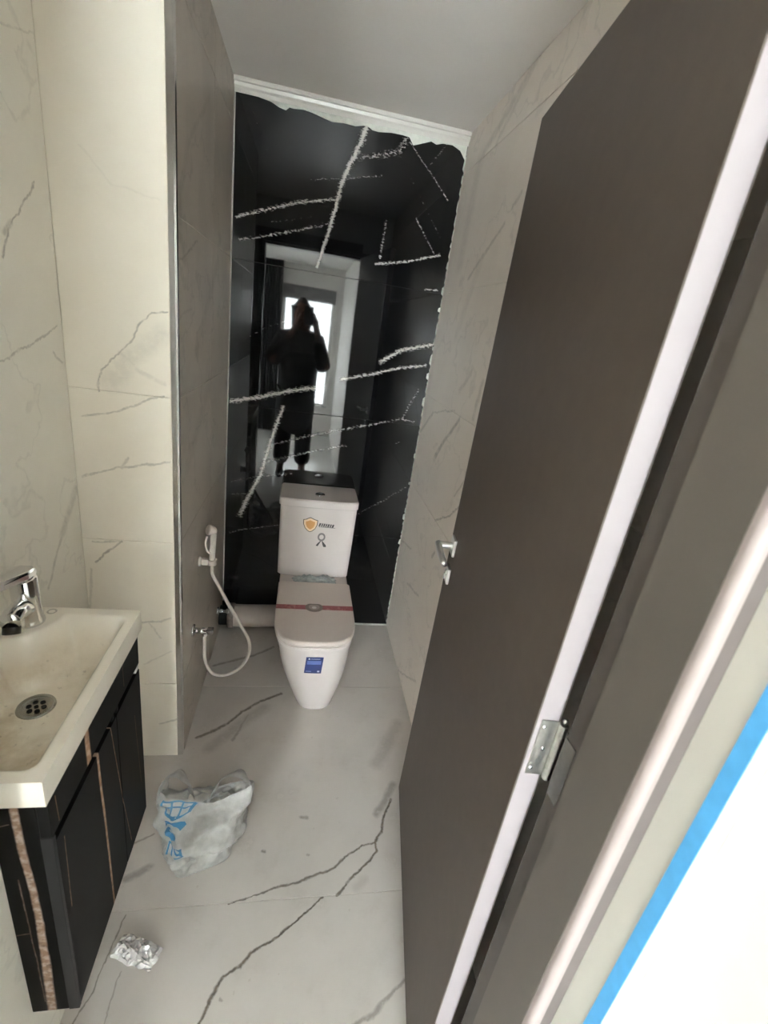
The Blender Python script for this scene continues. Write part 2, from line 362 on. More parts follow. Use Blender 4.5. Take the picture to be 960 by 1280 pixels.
def tiled_x(name, label, xface, sgn, y0, y1, yj, mat, rows=ROWS):
    """a wall in the plane x = xface whose room side is sgn; yj = vertical joints."""
    a, b = sorted((xface - sgn * 0.003, xface - sgn * 0.10))
    w = struct(box(name, a, b, y0 - 0.003, y1 + 0.003 if name == 'wall_left' else y1 + 0.06, -0.02, ZC + 0.1, M_GROUT), label)
    ys = [y0] + list(yj) + [y1]
    a, b = sorted((xface, xface - sgn * 0.03))
    for za, zb in zip(rows[:-1], rows[1:]):
        for ya, yb in zip(ys[:-1], ys[1:]):
            box('tile', a, b, ya + G, yb - G, za + G, zb - G, mat, w, bev=0.0008)
    return w


wall_right = tiled_x('wall_right', 'cream veined tile wall running behind the open door to the toilet', XR, -1, Y1, YB, (1.35,), M_RIGHT)
wall_left = tiled_x('wall_left', 'cream veined tile wall behind the washbasin', XL, 1, Y1, YP, (), M_LEFT, (0.0, 0.43, ZC))
# partition block beside the toilet: its niche face (towards the camera) and its inner face
wall_partition = struct(box('wall_partition', XL - 0.05, XI - 0.003, YP + 0.003, YB + 0.003, -0.02, ZC + 0.1, M_GROUT), 'tiled partition between washbasin niche and toilet')
SROWS = (0.0, 0.335, 0.875, 1.315, ZC)
for za, zb in zip(SROWS[:-1], SROWS[1:]):
    box('tile', XL + G, XI - 0.018, YP, YP + 0.03, za + G, zb - G, M_STRIP, wall_partition, bev=0.0008)
for za, zb in zip(ROWS[:-1], ROWS[1:]):
    for ya, yb in ((YP + 0.018, 1.86), (1.86, YB)):
        box('tile', XI - 0.03, XI, ya + G, yb - G, za + G, zb - G, M_INNER, wall_partition, bev=0.0008)
# low tiled boxing for the pipes under the basin
trim_boxing = struct(box('trim_1', XL + 0.002, -0.4335, Y1 + 0.002, 1.018, 0.0, 0.735, M_GROUT), 'low tiled pipe boxing along the wall under the washbasin')
for ya, yb in ((Y1 + 0.002, 1.018),):
    for za, zb in ((0.0, 0.735),):
        box('tile', -0.4335, -0.4305, ya + G, yb - G, za + G, zb - G, M_LEFT, trim_boxing)

ceiling = struct(box('ceiling', XL - 0.05, XR + 0.05, Y1 - 0.02, YB + 0.05, ZC, ZC + 0.05, M_CEIL), 'smooth pale grey ceiling over the toilet')

# cornice on the back wall: stepped profile swept along x, and the ragged putty below it
prof = [(0.0, 0.0), (0.0, -0.040), (-0.004, -0.041), (-0.007, -0.036), (-0.010, -0.030), (-0.017, -0.024), (-0.020, -0.014), (-0.026, -0.012), (-0.029, -0.006), (-0.030, 0.0)]
vs = [(x, YB - 0.001 + a, ZC - 0.0005 + b) for x in (XI + 0.001, XR - 0.001) for a, b in prof]
n = len(prof)
fs = [(k, (k + 1) % n, n + (k + 1) % n, n + k) for k in range(n)] + [tuple(range(n)), tuple(range(n, 2 * n))]
struct(pydata('trim_2', vs, fs, plain('cornice_white', srgb(214, 210, 204), 0.25, mottle=0.02)), 'white moulded cornice above the black wall')
put = [(-0.328, 2.300), (-0.31, 2.303), (-0.263, 2.305), (-0.2, 2.294), (-0.17, 2.283), (-0.145, 2.279), (-0.132, 2.290), (-0.119, 2.289), (-0.08, 2.293), (-0.049, 2.290), (0.0, 2.281), (0.029, 2.276), (0.075, 2.281), (0.119, 2.280), (0.163, 2.291), (0.185, 2.280), (0.211, 2.279), (0.26, 2.286), (0.303, 2.287), (0.333, 2.285), (0.353, 2.262), (0.375, 2.270), (0.422, 2.288), (0.445, 2.282), (0.47, 2.290), (0.51, 2.292), (0.545, 2.280), (0.572, 2.250)]
bm = bmesh.new()
poly = [(x, 2.302) for x in (0.572, -0.328)] + []
for (xa, za), (xb, zb) in zip(put[:-1], put[1:]):
    plate(bm, [(xa, min(za, 2.3015)), (xb, min(zb, 2.3015)), (xb, 2.303), (xa, 2.303)], (0, YB - 0.0005, 0), (1, 0, 0), (0, 0, 1), (0, -1, 0), 0.003)
struct(bm_obj('trim_3', bm, M_PUTTY), 'ragged white putty line under the cornice')
# pale silicone beads in the corners of the black wall
bm = bmesh.new()
bm_box(bm, XI + 0.0005, XI + 0.0055, YB - 0.005, YB - 0.0005, 0.12, 2.300)
struct(bm_obj('trim_4', bm, plain('grey_bead', srgb(176, 172, 164), 0.7)), 'pale grout bead down the left corner of the black wall')
bm = bmesh.new()
z = 0.02
while z < 2.25:
    h = random.uniform(0.015, 0.06)
    wd_ = random.uniform(0.002, 0.006) if random.random() < 0.75 else random.uniform(0.006, 0.011)
    plate(bm, [(XR - 0.0005, z), (XR - wd_, z + h * 0.2), (XR - wd_ * random.uniform(.4, 1), z + h * 0.8), (XR - 0.0005, z + h)], (0, YB - 0.0005, 0), (1, 0, 0), (0, 0, 1), (0, -1, 0), 0.002)
    z += h * random.uniform(0.9, 1.3)
struct(bm_obj('trim_5', bm, M_PUTTY), 'broken grout smears down the right corner of the black wall')
bm = bmesh.new()
bm_box(bm, 0.32, XR - 0.001, YB - 0.010, YB - 0.0005, 0.0, 0.008, 0.002)
struct(bm_obj('trim_6', bm, M_PUTTY), 'white silicone line at the foot of the black wall')
# chrome corner profile of the partition
bm = bmesh.new()
zz = [0.004, 0.34, ZC - 0.002]
for (xa, xb, ya, yb) in ((XI - 0.0175, XI - 0.001, YP - 0.002, YP + 0.004), (XI - 0.006, XI + 0.0015, YP - 0.001, YP + 0.0175)):
    bm_box(bm, xa, xb, ya, yb, 0.004, ZC - 0.002, 0.0015, 2)
struct(bm_obj('trim_7', bm, plain('chrome_profile', (0.86, 0.86, 0.86, 1), 0.18, 1.0, mottle=0.04, scale=30), smooth=False), 'chrome corner strip on the edge of the partition')

# door wall with the doorway
DXL, DXR, DZ = -0.402, 0.420, 2.085
wd1 = struct(box('wall_doorway_left', -1.6, DXL, Y0, Y1, -0.02, 2.60, M_PAINT), 'white wall left of the doorway')
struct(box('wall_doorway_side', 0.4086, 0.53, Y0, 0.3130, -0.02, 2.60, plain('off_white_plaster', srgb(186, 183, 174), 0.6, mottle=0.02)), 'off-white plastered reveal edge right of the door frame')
struct(box('wall_doorway_back', DXR + 0.001, 0.68, 0.3132, Y1, -0.02, 2.60, M_PAINT), 'white wall behind the open door')
struct(box('wall_lintel', DXL, DXR, Y0, Y1, DZ, 2.60, M_PAINT), 'white wall above the doorway')

# ---------------------------------------------------------------- the hall behind the photographer
HX0, HX1 = -1.6, 0.43
struct(box('floor_hall', HX0, HX1, HALL_Y - 0.2, Y0, -0.06, -0.003, plain('hall_floor_tile', srgb(228, 226, 222), 0.15, mottle=0.05, scale=3)), 'pale polished floor of the hall')
struct(box('ceiling_hall', HX0, HX1, HALL_Y - 0.2, Y0, 2.20, 2.26, M_PAINT), 'white hall ceiling')
sy0, sy1, sz0, sz1 = ADDED_SIDE_WINDOW
bm = bmesh.new()
for q in ((HALL_Y - 0.2, sy0, -0.02, 2.66), (sy1, Y1, -0.02, 2.66), (sy0, sy1, -0.02, sz0), (sy0, sy1, sz1, 2.66)):
    bm_box(bm, HX0 - 0.1, HX0, *q)
struct(bm_obj('wall_hall_left', bm, M_PAINT), 'white hall wall with an unseen wide window added for light')
struct(box('wall_hall_right', HX1, HX1 + 0.1, HALL_Y - 0.2, Y0 - 0.0005, -0.02, 2.66, M_PAINT), 'bright white hall wall right of the door frame')
struct(box('wall_hall_blocker', -0.72, -0.62, -0.50, Y0 - 0.0005, -0.003, 2.1995, M_PAINT), 'unseen white wall piece added to block light from the side window')  # unseen wall piece added to keep side window light off the door frame
wy0, wy1 = HALL_Y - 0.2, HALL_Y
(ax0, ax1, az0, az1), (cx0, cx1, cz0, cz1) = WINDOWS
bm = bmesh.new()
bm_box(bm, HX0, cx0, wy0, wy1, -0.02, 2.66)
bm_box(bm, cx1, ax0, wy0, wy1, -0.02, 2.66)
bm_box(bm, ax1, HX1, wy0, wy1, -0.02, 2.66)
for (x0, x1, z0, z1) in WINDOWS:
    bm_box(bm, x0, x1, wy0, wy1, -0.02, z0)
    bm_box(bm, x0, x1, wy0, wy1, z1, 2.66)
struct(bm_obj('wall_hall_window', bm, M_PAINT), 'white hall wall with the mirrored window and one added for light')


def glass(name):
    t = NT(name)
    tr = t.n('ShaderNodeBsdfTransparent'); tr.inputs[0].default_value = (0.96, 0.98, 0.97, 1)
    gl = t.n('ShaderNodeBsdfGlossy'); gl.inputs['Roughness'].default_value = 0.02
    fr = t.n('ShaderNodeFresnel'); fr.inputs[0].default_value = 1.45
    nz = t.noise(t.coord(), 3.0, 2)
    t.l(t.mix(nz.outputs[0], (0.93, 0.95, 0.95, 1), (1, 1, 1, 1)), gl.inputs['Color'])
    mx = t.n('ShaderNodeMixShader')
    t.l(fr.outputs[0], mx.inputs[0]); t.l(tr.outputs[0], mx.inputs[1]); t.l(gl.outputs[0], mx.inputs[2])
    t.l(mx.outputs[0], t.out.inputs['Surface'])
    return t.m


M_GLASS = glass('window_glass')
M_SHUT = plain('grey_shutter_box', srgb(120, 118, 118), 0.5)
for i, (x0, x1, z0, z1) in enumerate(WINDOWS):
    r = struct(empty('window_%d' % (i + 1), ((x0 + x1) / 2, HALL_Y - 0.1, z0)), 'white framed hall window %s' % ('mirrored in the black wall' if i == 0 else 'added out of view in the left of the hall for light'))
    bm = bmesh.new()
    ya, yb, fw = HALL_Y - 0.14, HALL_Y - 0.08, 0.045
    xm = x1 - 0.06 if i == 0 else (x0 + x1) / 2
    bm_box(bm, x0, x0 + fw, ya, yb, z0, z1); bm_box(bm, x1 - fw, x1, ya, yb, z0, z1)
    bm_box(bm, x0 + fw, x1 - fw, ya, yb, z0, z0 + fw); bm_box(bm, x0 + fw, x1 - fw, ya, yb, z1 - fw, z1)
    if i: bm_box(bm, xm - 0.03, xm + 0.03, ya, yb, z0 + fw, z1 - fw)
    bm_obj('window_frame', bm, M_WHITE, r)
    for (xa, xb) in (((x0 + fw, x1 - fw),) if i == 0 else ((x0 + fw, xm - 0.03), (xm + 0.03, x1 - fw))):
        box('pane', xa, xb, HALL_Y - 0.113, HALL_Y - 0.107, z0 + fw, z1 - fw, M_GLASS, r)
    if i == 0:
        box('shutter_box', x0 + 0.002, x1 - 0.002, HALL_Y - 0.075, HALL_Y - 0.01, z1 - 0.17, z1 - 0.002, M_SHUT, r)
    box('window_sill', x0 + 0.002, x1 - 0.002, HALL_Y - 0.075, HALL_Y + 0.02, z0 + 0.0005, z0 + 0.022, M_WHITE, r, bev=0.004)

# dark curtain gathered at the left of the middle window
bm = bmesh.new()
N = 40
fr_, bk_ = [], []
for k in range(N + 1):
    x = -0.655 + 0.295 * k / N
    y = HALL_Y + 0.05 + 0.018 * math.sin(k * 1.25) + 0.006 * math.sin(k * 2.9)
    fr_.append([bm.verts.new((x, y, zq)) for zq in (0.02, 2.28)]); bk_.append([bm.verts.new((x, y - 0.003, zq)) for zq in (0.02, 2.28)])
for k in range(N):
    bm.faces.new((fr_[k][0], fr_[k + 1][0], fr_[k + 1][1], fr_[k][1])); bm.faces.new((bk_[k][0], bk_[k][1], bk_[k + 1][1], bk_[k + 1][0]))
    for z_ in (0, 1): bm.faces.new((fr_[k][z_], fr_[k + 1][z_], bk_[k + 1][z_], bk_[k][z_]))
for k in (0, N): bm.faces.new((fr_[k][0], fr_[k][1], bk_[k][1], bk_[k][0]))
cur = empty('curtain', (-0.507, HALL_Y + 0.05, 0.02)); tag(cur, 'dark curtain hanging beside the hall window, mirrored in the black wall', 'curtain')
bm_obj('curtain_cloth', bm, plain('dark_curtain_cloth', srgb(34, 33, 38), 0.9), cur, True)
bm = bmesh.new(); tube(bm, [(-0.665, HALL_Y + 0.048, 2.286), (-0.35, HALL_Y + 0.048, 2.286)], 0.006, 10)
bm_box(bm, -0.66, -0.65, HALL_Y + 0.0005, HALL_Y + 0.048, 2.282, 2.290); bm_box(bm, -0.365, -0.355, HALL_Y + 0.0005, HALL_Y + 0.048, 2.282, 2.290)
bm_obj('curtain_rail', bm, M_WHITE, cur)
r = struct(empty('window_3', (HX0 - 0.05, (sy0 + sy1) / 2, sz0)), 'wide white framed hall window added out of view in the left wall for light')
bm = bmesh.new()
xa, xb, fw, ymd = HX0 - 0.08, HX0 - 0.03, 0.045, (sy0 + sy1) / 2
for q in ((sy0, sy0 + fw, sz0, sz1), (sy1 - fw, sy1, sz0, sz1), (ymd - 0.03, ymd + 0.03, sz0 + fw, sz1 - fw), (sy0 + fw, sy1 - fw, sz0, sz0 + fw), (sy0 + fw, sy1 - fw, sz1 - fw, sz1)):
    bm_box(bm, xa, xb, *q)
bm_obj('window_frame', bm, M_WHITE, r)
for (ya, yb) in ((sy0 + fw, ymd - 0.03), (ymd + 0.03, sy1 - fw)):
    box('pane', HX0 - 0.058, HX0 - 0.052, ya, yb, sz0 + fw, sz1 - fw, M_GLASS, r)

# ---------------------------------------------------------------- door frame and open door
fr = struct(empty('trim_8', (0.0, 0.37, 0.0)), 'grey-brown door frame with a rounded edge coloured paler as a highlight')
FX = 0.376
box('jamb', FX, DXR, 0.3135, 0.3962, 0.0, DZ, M_BROWN2, fr, bev=0.001)
box('rebate_strip', 0.3790, DXR, 0.3965, 0.4255, 0.0, DZ, plain('dark_rebate', srgb(66, 60, 55), 0.45), fr, bev=0.0008)
box('gap_shade', 0.402, DXR, 0.4258, 0.4395, 0.0, DZ, M_GAP, fr)  # black filler, paints the shade in the gap beside the door edge
# rounded bead on the hall-side corner, window highlight put into its pale colour
bm = bmesh.new()
arc = [(FX, 0.3133), (FX, 0.309)] + [(FX + 0.009 - 0.009 * math.cos(a), 0.309 - 0.009 * math.sin(a)) for a in [PI / 2 * k / 8 for k in range(1, 9)]] + [(0.3895, 0.300), (0.3895, 0.3133)]
vs = [(x, y, zq) for zq in (0.0, DZ) for x, y in arc]; n = len(arc)
fs = [(k, (k + 1) % n, n + (k + 1) % n, n + k) for k in range(n)] + [tuple(range(n)), tuple(range(n, 2 * n))]
pydata('rounded_bead', vs, fs, plain('highlight_bead', srgb(150, 138, 136), 0.5, mottle=0.02), fr)
box('shadow_groove', 0.3897, 0.4083, 0.3015, 0.3133, 0.0, DZ, plain('grey_groove', srgb(88, 80, 78), 0.6), fr)
box('jamb', DXL, DXL + 0.044, 0.3135, 0.4085, 0.0, DZ, M_BROWN2, fr, bev=0.001)
box('rebate_strip', DXL, DXL + 0.028, 0.4088, 0.4345, 0.0, DZ, M_BROWN2, fr, bev=0.001)
box('header', DXL + 0.0442, FX - 0.0002, 0.3135, 0.4085, DZ - 0.044, DZ, M_BROWN2, fr, bev=0.001)
box('header_rebate', DXL + 0.0282, 0.3883, 0.4088, 0.4345, DZ - 0.028, DZ, M_BROWN2, fr, bev=0.001)
arch = plain('brown_architrave', srgb(104, 94, 88), 0.45)
box('inner_architrave', DXL - 0.055, DXL + 0.012, 0.4408, 0.452, 0.0, DZ + 0.055, arch, fr)
box('inner_architrave', DXL + 0.0125, 0.36, 0.4408, 0.452, DZ - 0.012, DZ + 0.055, arch, fr)
tag(box('masking_tape', 0.4075, 0.4084, Y0 + 0.0005, 0.2655, 0.0, 1.95, M_TAPE), 'long blue masking tape strip beside the door frame', 'tape')

# door leaf in its own frame: s along the leaf from the hinge, t into the leaf, z up
HG = Vector((0.351, 0.458, 0.0)); du = Vector((0.148, 0.989, 0)).normalized(); dn = Vector((du.y, -du.x, 0))   # dn points to the right wall
LW, LT, LZ0, LZ1 = 0.766, 0.0336, 0.008, 2.045
DM = Matrix(((du.x, dn.x, 0, HG.x), (du.y, dn.y, 0, HG.y), (0, 0, 1, 0), (0, 0, 0, 1)))
door = struct(empty('door_1', HG), 'dark brown flush door standing open, with white edges')


def dbox(name, s0, s1, t0, t1, z0, z1, mat, parent, bev=0.0, seg=1):
    bm = bmesh.new(); bm_box(bm, s0, s1, t0, t1, z0, z1, bev, seg); bm.transform(DM)
    return bm_obj(name, bm, mat, parent)


dbox('leaf_core', 0.0, LW, 0.0022, LT - 0.0022, LZ0, LZ1, M_EDGE, door)
dbox('face_panel', 0.0, LW, 0.0, 0.002, LZ0, LZ1, M_BROWN, door)
dbox('face_panel', 0.0, LW, LT - 0.002, LT, LZ0, LZ1, M_BROWN, door)
for hz in (0.25, 1.055, 1.94):
    h = dbox('hinge', -0.0022, -0.0002, 0.008, LT - 0.001, hz - 0.05, hz + 0.05, M_STEEL, door, 0.0006)
    bm = bmesh.new()
    kp = [(0, -0.0505)]
    for k in range(5):
        b_ = -0.050 + k * 0.020
        kp += [(0.0054, b_), (0.0062, b_ + 0.0006), (0.0062, b_ + 0.0190), (0.0054, b_ + 0.0196)]
    lathe(bm, kp + [(0, 0.0500)], (-0.006, LT + 0.004, hz), 'Z', 14)
    lathe(bm, [(0, 0.052), (0.0035, 0.052), (0.005, 0.056), (0.003, 0.059), (0, 0.060)], (-0.006, LT + 0.004, hz), 'Z', 12)
    bm.transform(DM); bm_obj('knuckle', bm, M_STEEL, h)
    bm = bmesh.new()
    for (tt, zz_) in ((0.013, hz - 0.038), (0.021, hz), (0.013, hz + 0.038)):
        lathe(bm, [(0, -0.0036), (0.0022, -0.0034), (0.0036, -0.0022), (0.0036, -0.002)], (0, tt, zz_), 'X', 12)
    bm.transform(DM); bm_obj('screw', bm, M_CHROME, h, True)
    # the other leaf of the hinge, let into the rebate
    box('hinge_plate', 0.3779, 0.3788, 0.4020, 0.4250, hz - 0.05, hz + 0.05, M_STEEL, fr)
# lever handle and key rose on the visible face
s_h = LW - 0.055
bm = bmesh.new(); bm_box(bm, s_h - 0.024, s_h + 0.024, -0.008, -0.0002, 1.006, 1.056, 0.002, 2); bm.transform(DM)
M_SATIN = plain('satin_nickel', (0.86, 0.85, 0.83, 1), 0.32, 0.85, mottle=0.03)
hd = bm_obj('handle_rose', bm, M_SATIN, door)
bm = bmesh.new()
lathe(bm, [(0.010, 0.0), (0.0095, 0.036), (0.010, 0.044), (0, 0.046)], (s_h, -0.008, 1.031), (0, -1, 0), 18)
pts = spline([(s_h + 0.008, -0.046, 1.031), (s_h - 0.02, -0.047, 1.031), (s_h - 0.07, -0.046, 1.029), (s_h - 0.115, -0.043, 1.026)], 5)
tube(bm, pts, [0.0095] * (len(pts) - 2) + [0.009, 0.0075], 12)
bm.transform(DM); bm_obj('lever', bm, M_SATIN, hd, True)
bm = bmesh.new(); bm_box(bm, s_h - 0.024, s_h + 0.024, -0.008, -0.0002, 0.918, 0.966, 0.002, 2); bm.transform(DM)
kr = bm_obj('key_rose', bm, M_SATIN, door)
bm = bmesh.new(); lathe(bm, [(0.008, 0), (0.008, 0.003), (0.0, 0.003)], (s_h, -0.008, 0.945), (0, -1, 0), 16)
bm_box(bm, s_h - 0.002, s_h + 0.002, -0.014, -0.011, 0.925, 0.943); bm.transform(DM)
bm_obj('lock_barrel', bm, M_STEEL, kr)
dbox('lock_plate', LW + 0.0002, LW + 0.0016, 0.006, LT - 0.006, 0.90, 1.12, M_STEEL, door)

# ---------------------------------------------------------------- vanity
ZT = 0.87
BX0, BX1, BY0, BY1 = XL + 0.003, -0.337, 0.570, 1.026


def sstep(x):
    x = max(0.0, min(1.0, x)); return x * x * (3 - 2 * x)


def bowl_depth(x, y):
    # signed distance inside the bowl outline (positive inside)
    ix0, ix1, iy0, iy1, r = -0.588, -0.355, 0.590, 1.000, 0.022
    cx, cy = (ix0 + ix1) / 2, (iy0 + iy1) / 2
    qx, qy = abs(x - cx) - (ix1 - ix0) / 2 + r, abs(y - cy) - (iy1 - iy0) / 2 + r
    d = -(math.hypot(max(qx, 0), max(qy, 0)) + min(max(qx, qy), 0) - r)
    d2 = math.hypot(x + 0.592, y - 1.012) - 0.105         # tap ledge in the far corner
    d = min(d, d2)
    if d <= 0: return 0.0
    return 0.104 * sstep(d / 0.062) ** 0.8 + 0.004 * min(1, max(0, (0.20 - math.hypot(x + 0.48, y - 0.832)) / 0.2)) * sstep(d / 0.05)


def basin_material():
    t = NT('cream_basin_acrylic')
    c = t.coord()
    a = t.noise(c, 7, 6, 0.65); b = t.noise(c, 55, 3, 0.6)
    sep = t.n('ShaderNodeSeparateXYZ'); t.l(c, sep.inputs[0])
    lowmask = t.ramp(sep.outputs[2], 0.775, 0.862, 1.0, 0.0)
    f = t.math('MULTIPLY', t.ramp(a.outputs[0], 0.34, 0.68, 0.2, 0.95), lowmask)
    col = t.mix(f, srgb(246, 239, 226), srgb(196, 181, 154))
    col = t.mix(t.math('MULTIPLY', t.ramp(b.outputs[0], 0.62, 0.72, 0, 0.35), lowmask), col, srgb(120, 108, 88))
    t.l(col, t.b.inputs['Base Color'])
    t.set(Roughness=0.22)
    return t.m


NX, NY = 54, 92
xs = [BX0 + (BX1 - BX0) * i / NX for i in range(NX + 1)]
ys = [BY0 + (BY1 - BY0) * j / NY for j in range(NY + 1)]
bm = bmesh.new()
top = [[bm.verts.new((x, y, ZT - bowl_depth(x, y))) for y in ys] for x in xs]
bot = [[bm.verts.new((x, y, min(ZT - 0.052, ZT - bowl_depth(x, y) - 0.007))) for y in ys] for x in xs]
for i in range(NX):
    for j in range(NY):
        bm.faces.new((top[i][j], top[i + 1][j], top[i + 1][j + 1], top[i][j + 1]))
        bm.faces.new((bot[i][j], bot[i][j + 1], bot[i + 1][j + 1], bot[i + 1][j]))
for i in range(NX):
    for J in (0, NY): bm.faces.new((top[i][J], top[i + 1][J], bot[i + 1][J], bot[i][J]))
for j in range(NY):
    for I in (0, NX): bm.faces.new((top[I][j], top[I][j + 1], bot[I][j + 1], bot[I][j]))
bmesh.ops.recalc_face_normals(bm, faces=bm.faces[:])
for f_ in bm.faces: f_.smooth = abs(f_.normal.z) > 0.08 and True
sharp = [e for e in bm.edges if len(e.link_faces) == 2 and e.calc_face_angle(0) > 1.2]
for e in sharp: e.smooth = False
basin_e = empty('washbasin', ((BX0 + BX1) / 2, (BY0 + BY1) / 2, ZT - 0.05))
tag(basin_e, 'shallow cream rectangular washbasin with stained bowl on the black cabinet', 'washbasin')
bm_obj('bowl', bm, basin_material(), basin_e)
bm = bmesh.new()
dz = ZT - bowl_depth(-0.48, 0.832)
lathe(bm, [(0.0345, 0.0006), (0.0335, 0.0028), (0.027, 0.0030), (0.024, 0.0012), (0.0225, 0.0005), (0, 0.0003)], (-0.48, 0.832, dz), 'Z', 36)
dr = bm_obj('drain', bm, plain('drain_steel', (0.34, 0.33, 0.31, 1), 0.25, 1.0, mottle=0.05), basin_e, True)
bm = bmesh.new()
for k in range(6):
    a = k * PI / 3
    lathe(bm, [(0.0048, 0.0), (0.0048, 0.0012), (0, 0.0012)], (-0.48 + 0.0135 * math.cos(a), 0.832 + 0.0135 * math.sin(a), dz + 0.0004), 'Z', 10)
lathe(bm, [(0.004, 0.0), (0.004, 0.0012), (0, 0.0012)], (-0.48, 0.832, dz + 0.0004), 'Z', 10)
bm_obj('drain_hole', bm, M_DARK, dr)
bm = bmesh.new()
lathe(bm, [(0.0085, 0.0), (0.0105, 0.0008), (0.0085, 0.0016), (0.0065, 0.0006)], (-0.520, 1.0085, ZT), 'Z', 20)
bm_obj('chain_hole_ring', bm, plain('grey_ring', srgb(190, 182, 168), 0.3), basin_e, True)

# tap in the far corner of the basin, spout towards the near end
tap = empty('basin_tap', (-0.546, 0.970, ZT))
tag(tap, 'chrome single-lever mixer tap on the far corner of the basin', 'tap')
TB = Vector((-0.546, 0.970, ZT))
bm = bmesh.new()
lathe(bm, [(0.0, 0.0), (0.0290, 0.0), (0.0290, 0.004), (0.0265, 0.008), (0.0255, 0.05), (0.0255, 0.108), (0.023, 0.112), (0.0, 0.113)], TB, (0.0, -0.03, 1.0), 28)
bm_obj('tap_body', bm, M_CHROME, tap, True)
bm = bmesh.new()
pts = spline([TB + Vector(p) for p in ((0.0, -0.004, 0.040), (0.004, -0.03, 0.052), (0.008, -0.06, 0.060), (0.012, -0.088, 0.058))], 5)
tube(bm, pts, [0.021] * 3 + [0.020] * 5 + [0.019] * (len(pts) - 8), 18)
sp = bm_obj('spout', bm, M_CHROME, tap, True)
bm = bmesh.new()
lathe(bm, [(0.0155, 0.0), (0.0155, 0.014), (0.012, 0.014), (0.0115, 0.004), (0.0, 0.004)], TB + Vector((0.012, -0.082, 0.044)), (0.08, -0.45, -0.9), 20)
bm_obj('aerator', bm, plain('black_aerator', (0.01, 0.01, 0.01, 1), 0.4), sp, True)
bm = bmesh.new()
lv = [(-0.021, 0.012), (-0.023, -0.02), (-0.016, -0.09), (-0.010, -0.112), (0.010, -0.112), (0.016, -0.09), (0.023, -0.02), (0.021, 0.012), (0.012, 0.020), (-0.012, 0.020)]
ring = []
for (h0, sc_) in ((0.0, 1.0), (0.010, 1.0), (0.014, 0.88)):
    ring.append([bm.verts.new(TB + Vector((a * sc_, b * sc_ - 0.003, 0.116 + h0 + 0.22 * max(0, -b)))) for a, b in lv])
for a, b in zip(ring[:-1], ring[1:]):
    for k in range(len(lv)): bm.faces.new((a[k], a[(k + 1) % len(lv)], b[(k + 1) % len(lv)], b[k]))
bm.faces.new(ring[0]); bm.faces.new(ring[-1])
bm_obj('lever', bm, M_CHROME, tap)

# cabinet: black marble-look board with gold veins
SIDE = [(-0.394, 0.83, -0.393, 0.70, .006, .85), (-0.393, 0.70, -0.389, 0.60, .0058, .85), (-0.389, 0.60, -0.387, 0.50, .006, .85), (-0.387, 0.50, -0.389, 0.40, .0065, .85), (-0.389, 0.40, -0.395, 0.21, .0075, .85),
        (-0.408, 0.62, -0.404, 0.40, .0012, .3), (-0.404, 0.40, -0.404, 0.25, .0012, .25), (-0.43, 0.467, -0.408, 0.470, .0012, .4), (-0.432, 0.75, -0.405, 0.757, .001, .3), (-0.36, 0.34, -0.357, 0.28, .0015, .35)]
FRONT = [(0.730, 0.83, 0.731, 0.72, .0085, .9), (0.764, 0.71, 0.766, 0.621, .0045, .75), (0.766, 0.621, 0.770, 0.523, .0045, .75), (0.770, 0.523, 0.776, 0.21, .0040, .75), (0.830, 0.72, 0.867, 0.44, .0016, .5), (0.867, 0.44, 0.900, 0.25, .0014, .45),
         (0.915, 0.83, 0.918, 0.74, .001, .25), (0.62, 0.68, 0.612, 0.50, .0012, .35), (0.61, 0.79, 0.612, 0.73, .0012, .35), (0.97, 0.60, 0.99, 0.35, .001, .25)]
GOLD, GOLD2 = srgb(176, 138, 108), srgb(206, 176, 152)
M_VSIDE = marble('black_gold_board_side', (0, 2), (0.003, 0.0027, 0.0027, 1), (0.005, 0.0045, 0.0045, 1), srgb(150, 124, 106), SIDE, wob=0.0022, patch=(0.2, 0.5), rough=0.5, spec=0.04, vein2=srgb(190, 172, 160), hard=0.7)
M_VFRONT = marble('black_gold_board_front', (1, 2), (0.005, 0.0046, 0.0046, 1), (0.008, 0.0075, 0.0075, 1), GOLD, FRONT, wob=0.0018, patch=(0.2, 0.5), rough=0.5, spec=0.06, vein2=GOLD2, hard=0.7)
M_VEDGE = plain('dark_grey_edging', srgb(30, 29, 29), 0.5, spec=0.2)
CX0, CX1, CY0, CY1, CZ0, CZ1 = -0.4300, -0.3450, 0.588, 1.018, 0.215, ZT - 0.0525
van = empty('vanity_cabinet', ((CX0 + CX1) / 2, (CY0 + CY1) / 2, CZ0))
tag(van, 'narrow wall-hung vanity cabinet in black marble-look board with gold veins', 'cabinet')
box('side_panel', CX0, CX1 - 0.019, CY0, CY0 + 0.016, CZ0, CZ1, M_VSIDE, van, bev=0.0008)
box('side_panel', CX0, CX1 - 0.019, CY1 - 0.016, CY1, CZ0, CZ1, M_VSIDE, van, bev=0.0008)
box('bottom_panel', CX0, CX1 - 0.019, CY0 + 0.0165, CY1 - 0.0165, CZ0, CZ0 + 0.016, M_VSIDE, van)
box('pull_rail', CX1 - 0.055, CX1 - 0.030, CY0 + 0.0165, CY1 - 0.0165, 0.690, 0.735, M_VEDGE, van)
box('fascia', CX1 - 0.0185, CX1, CY0, CY1, 0.722, CZ1, M_VFRONT, van, bev=0.001)
ym = 0.866
box('edge_strip', CX1 - 0.0185, CX1 + 0.0006, CY0 - 0.0012, CY0 + 0.0075, CZ0, 0.7215, M_VEDGE, van, bev=0.0006)
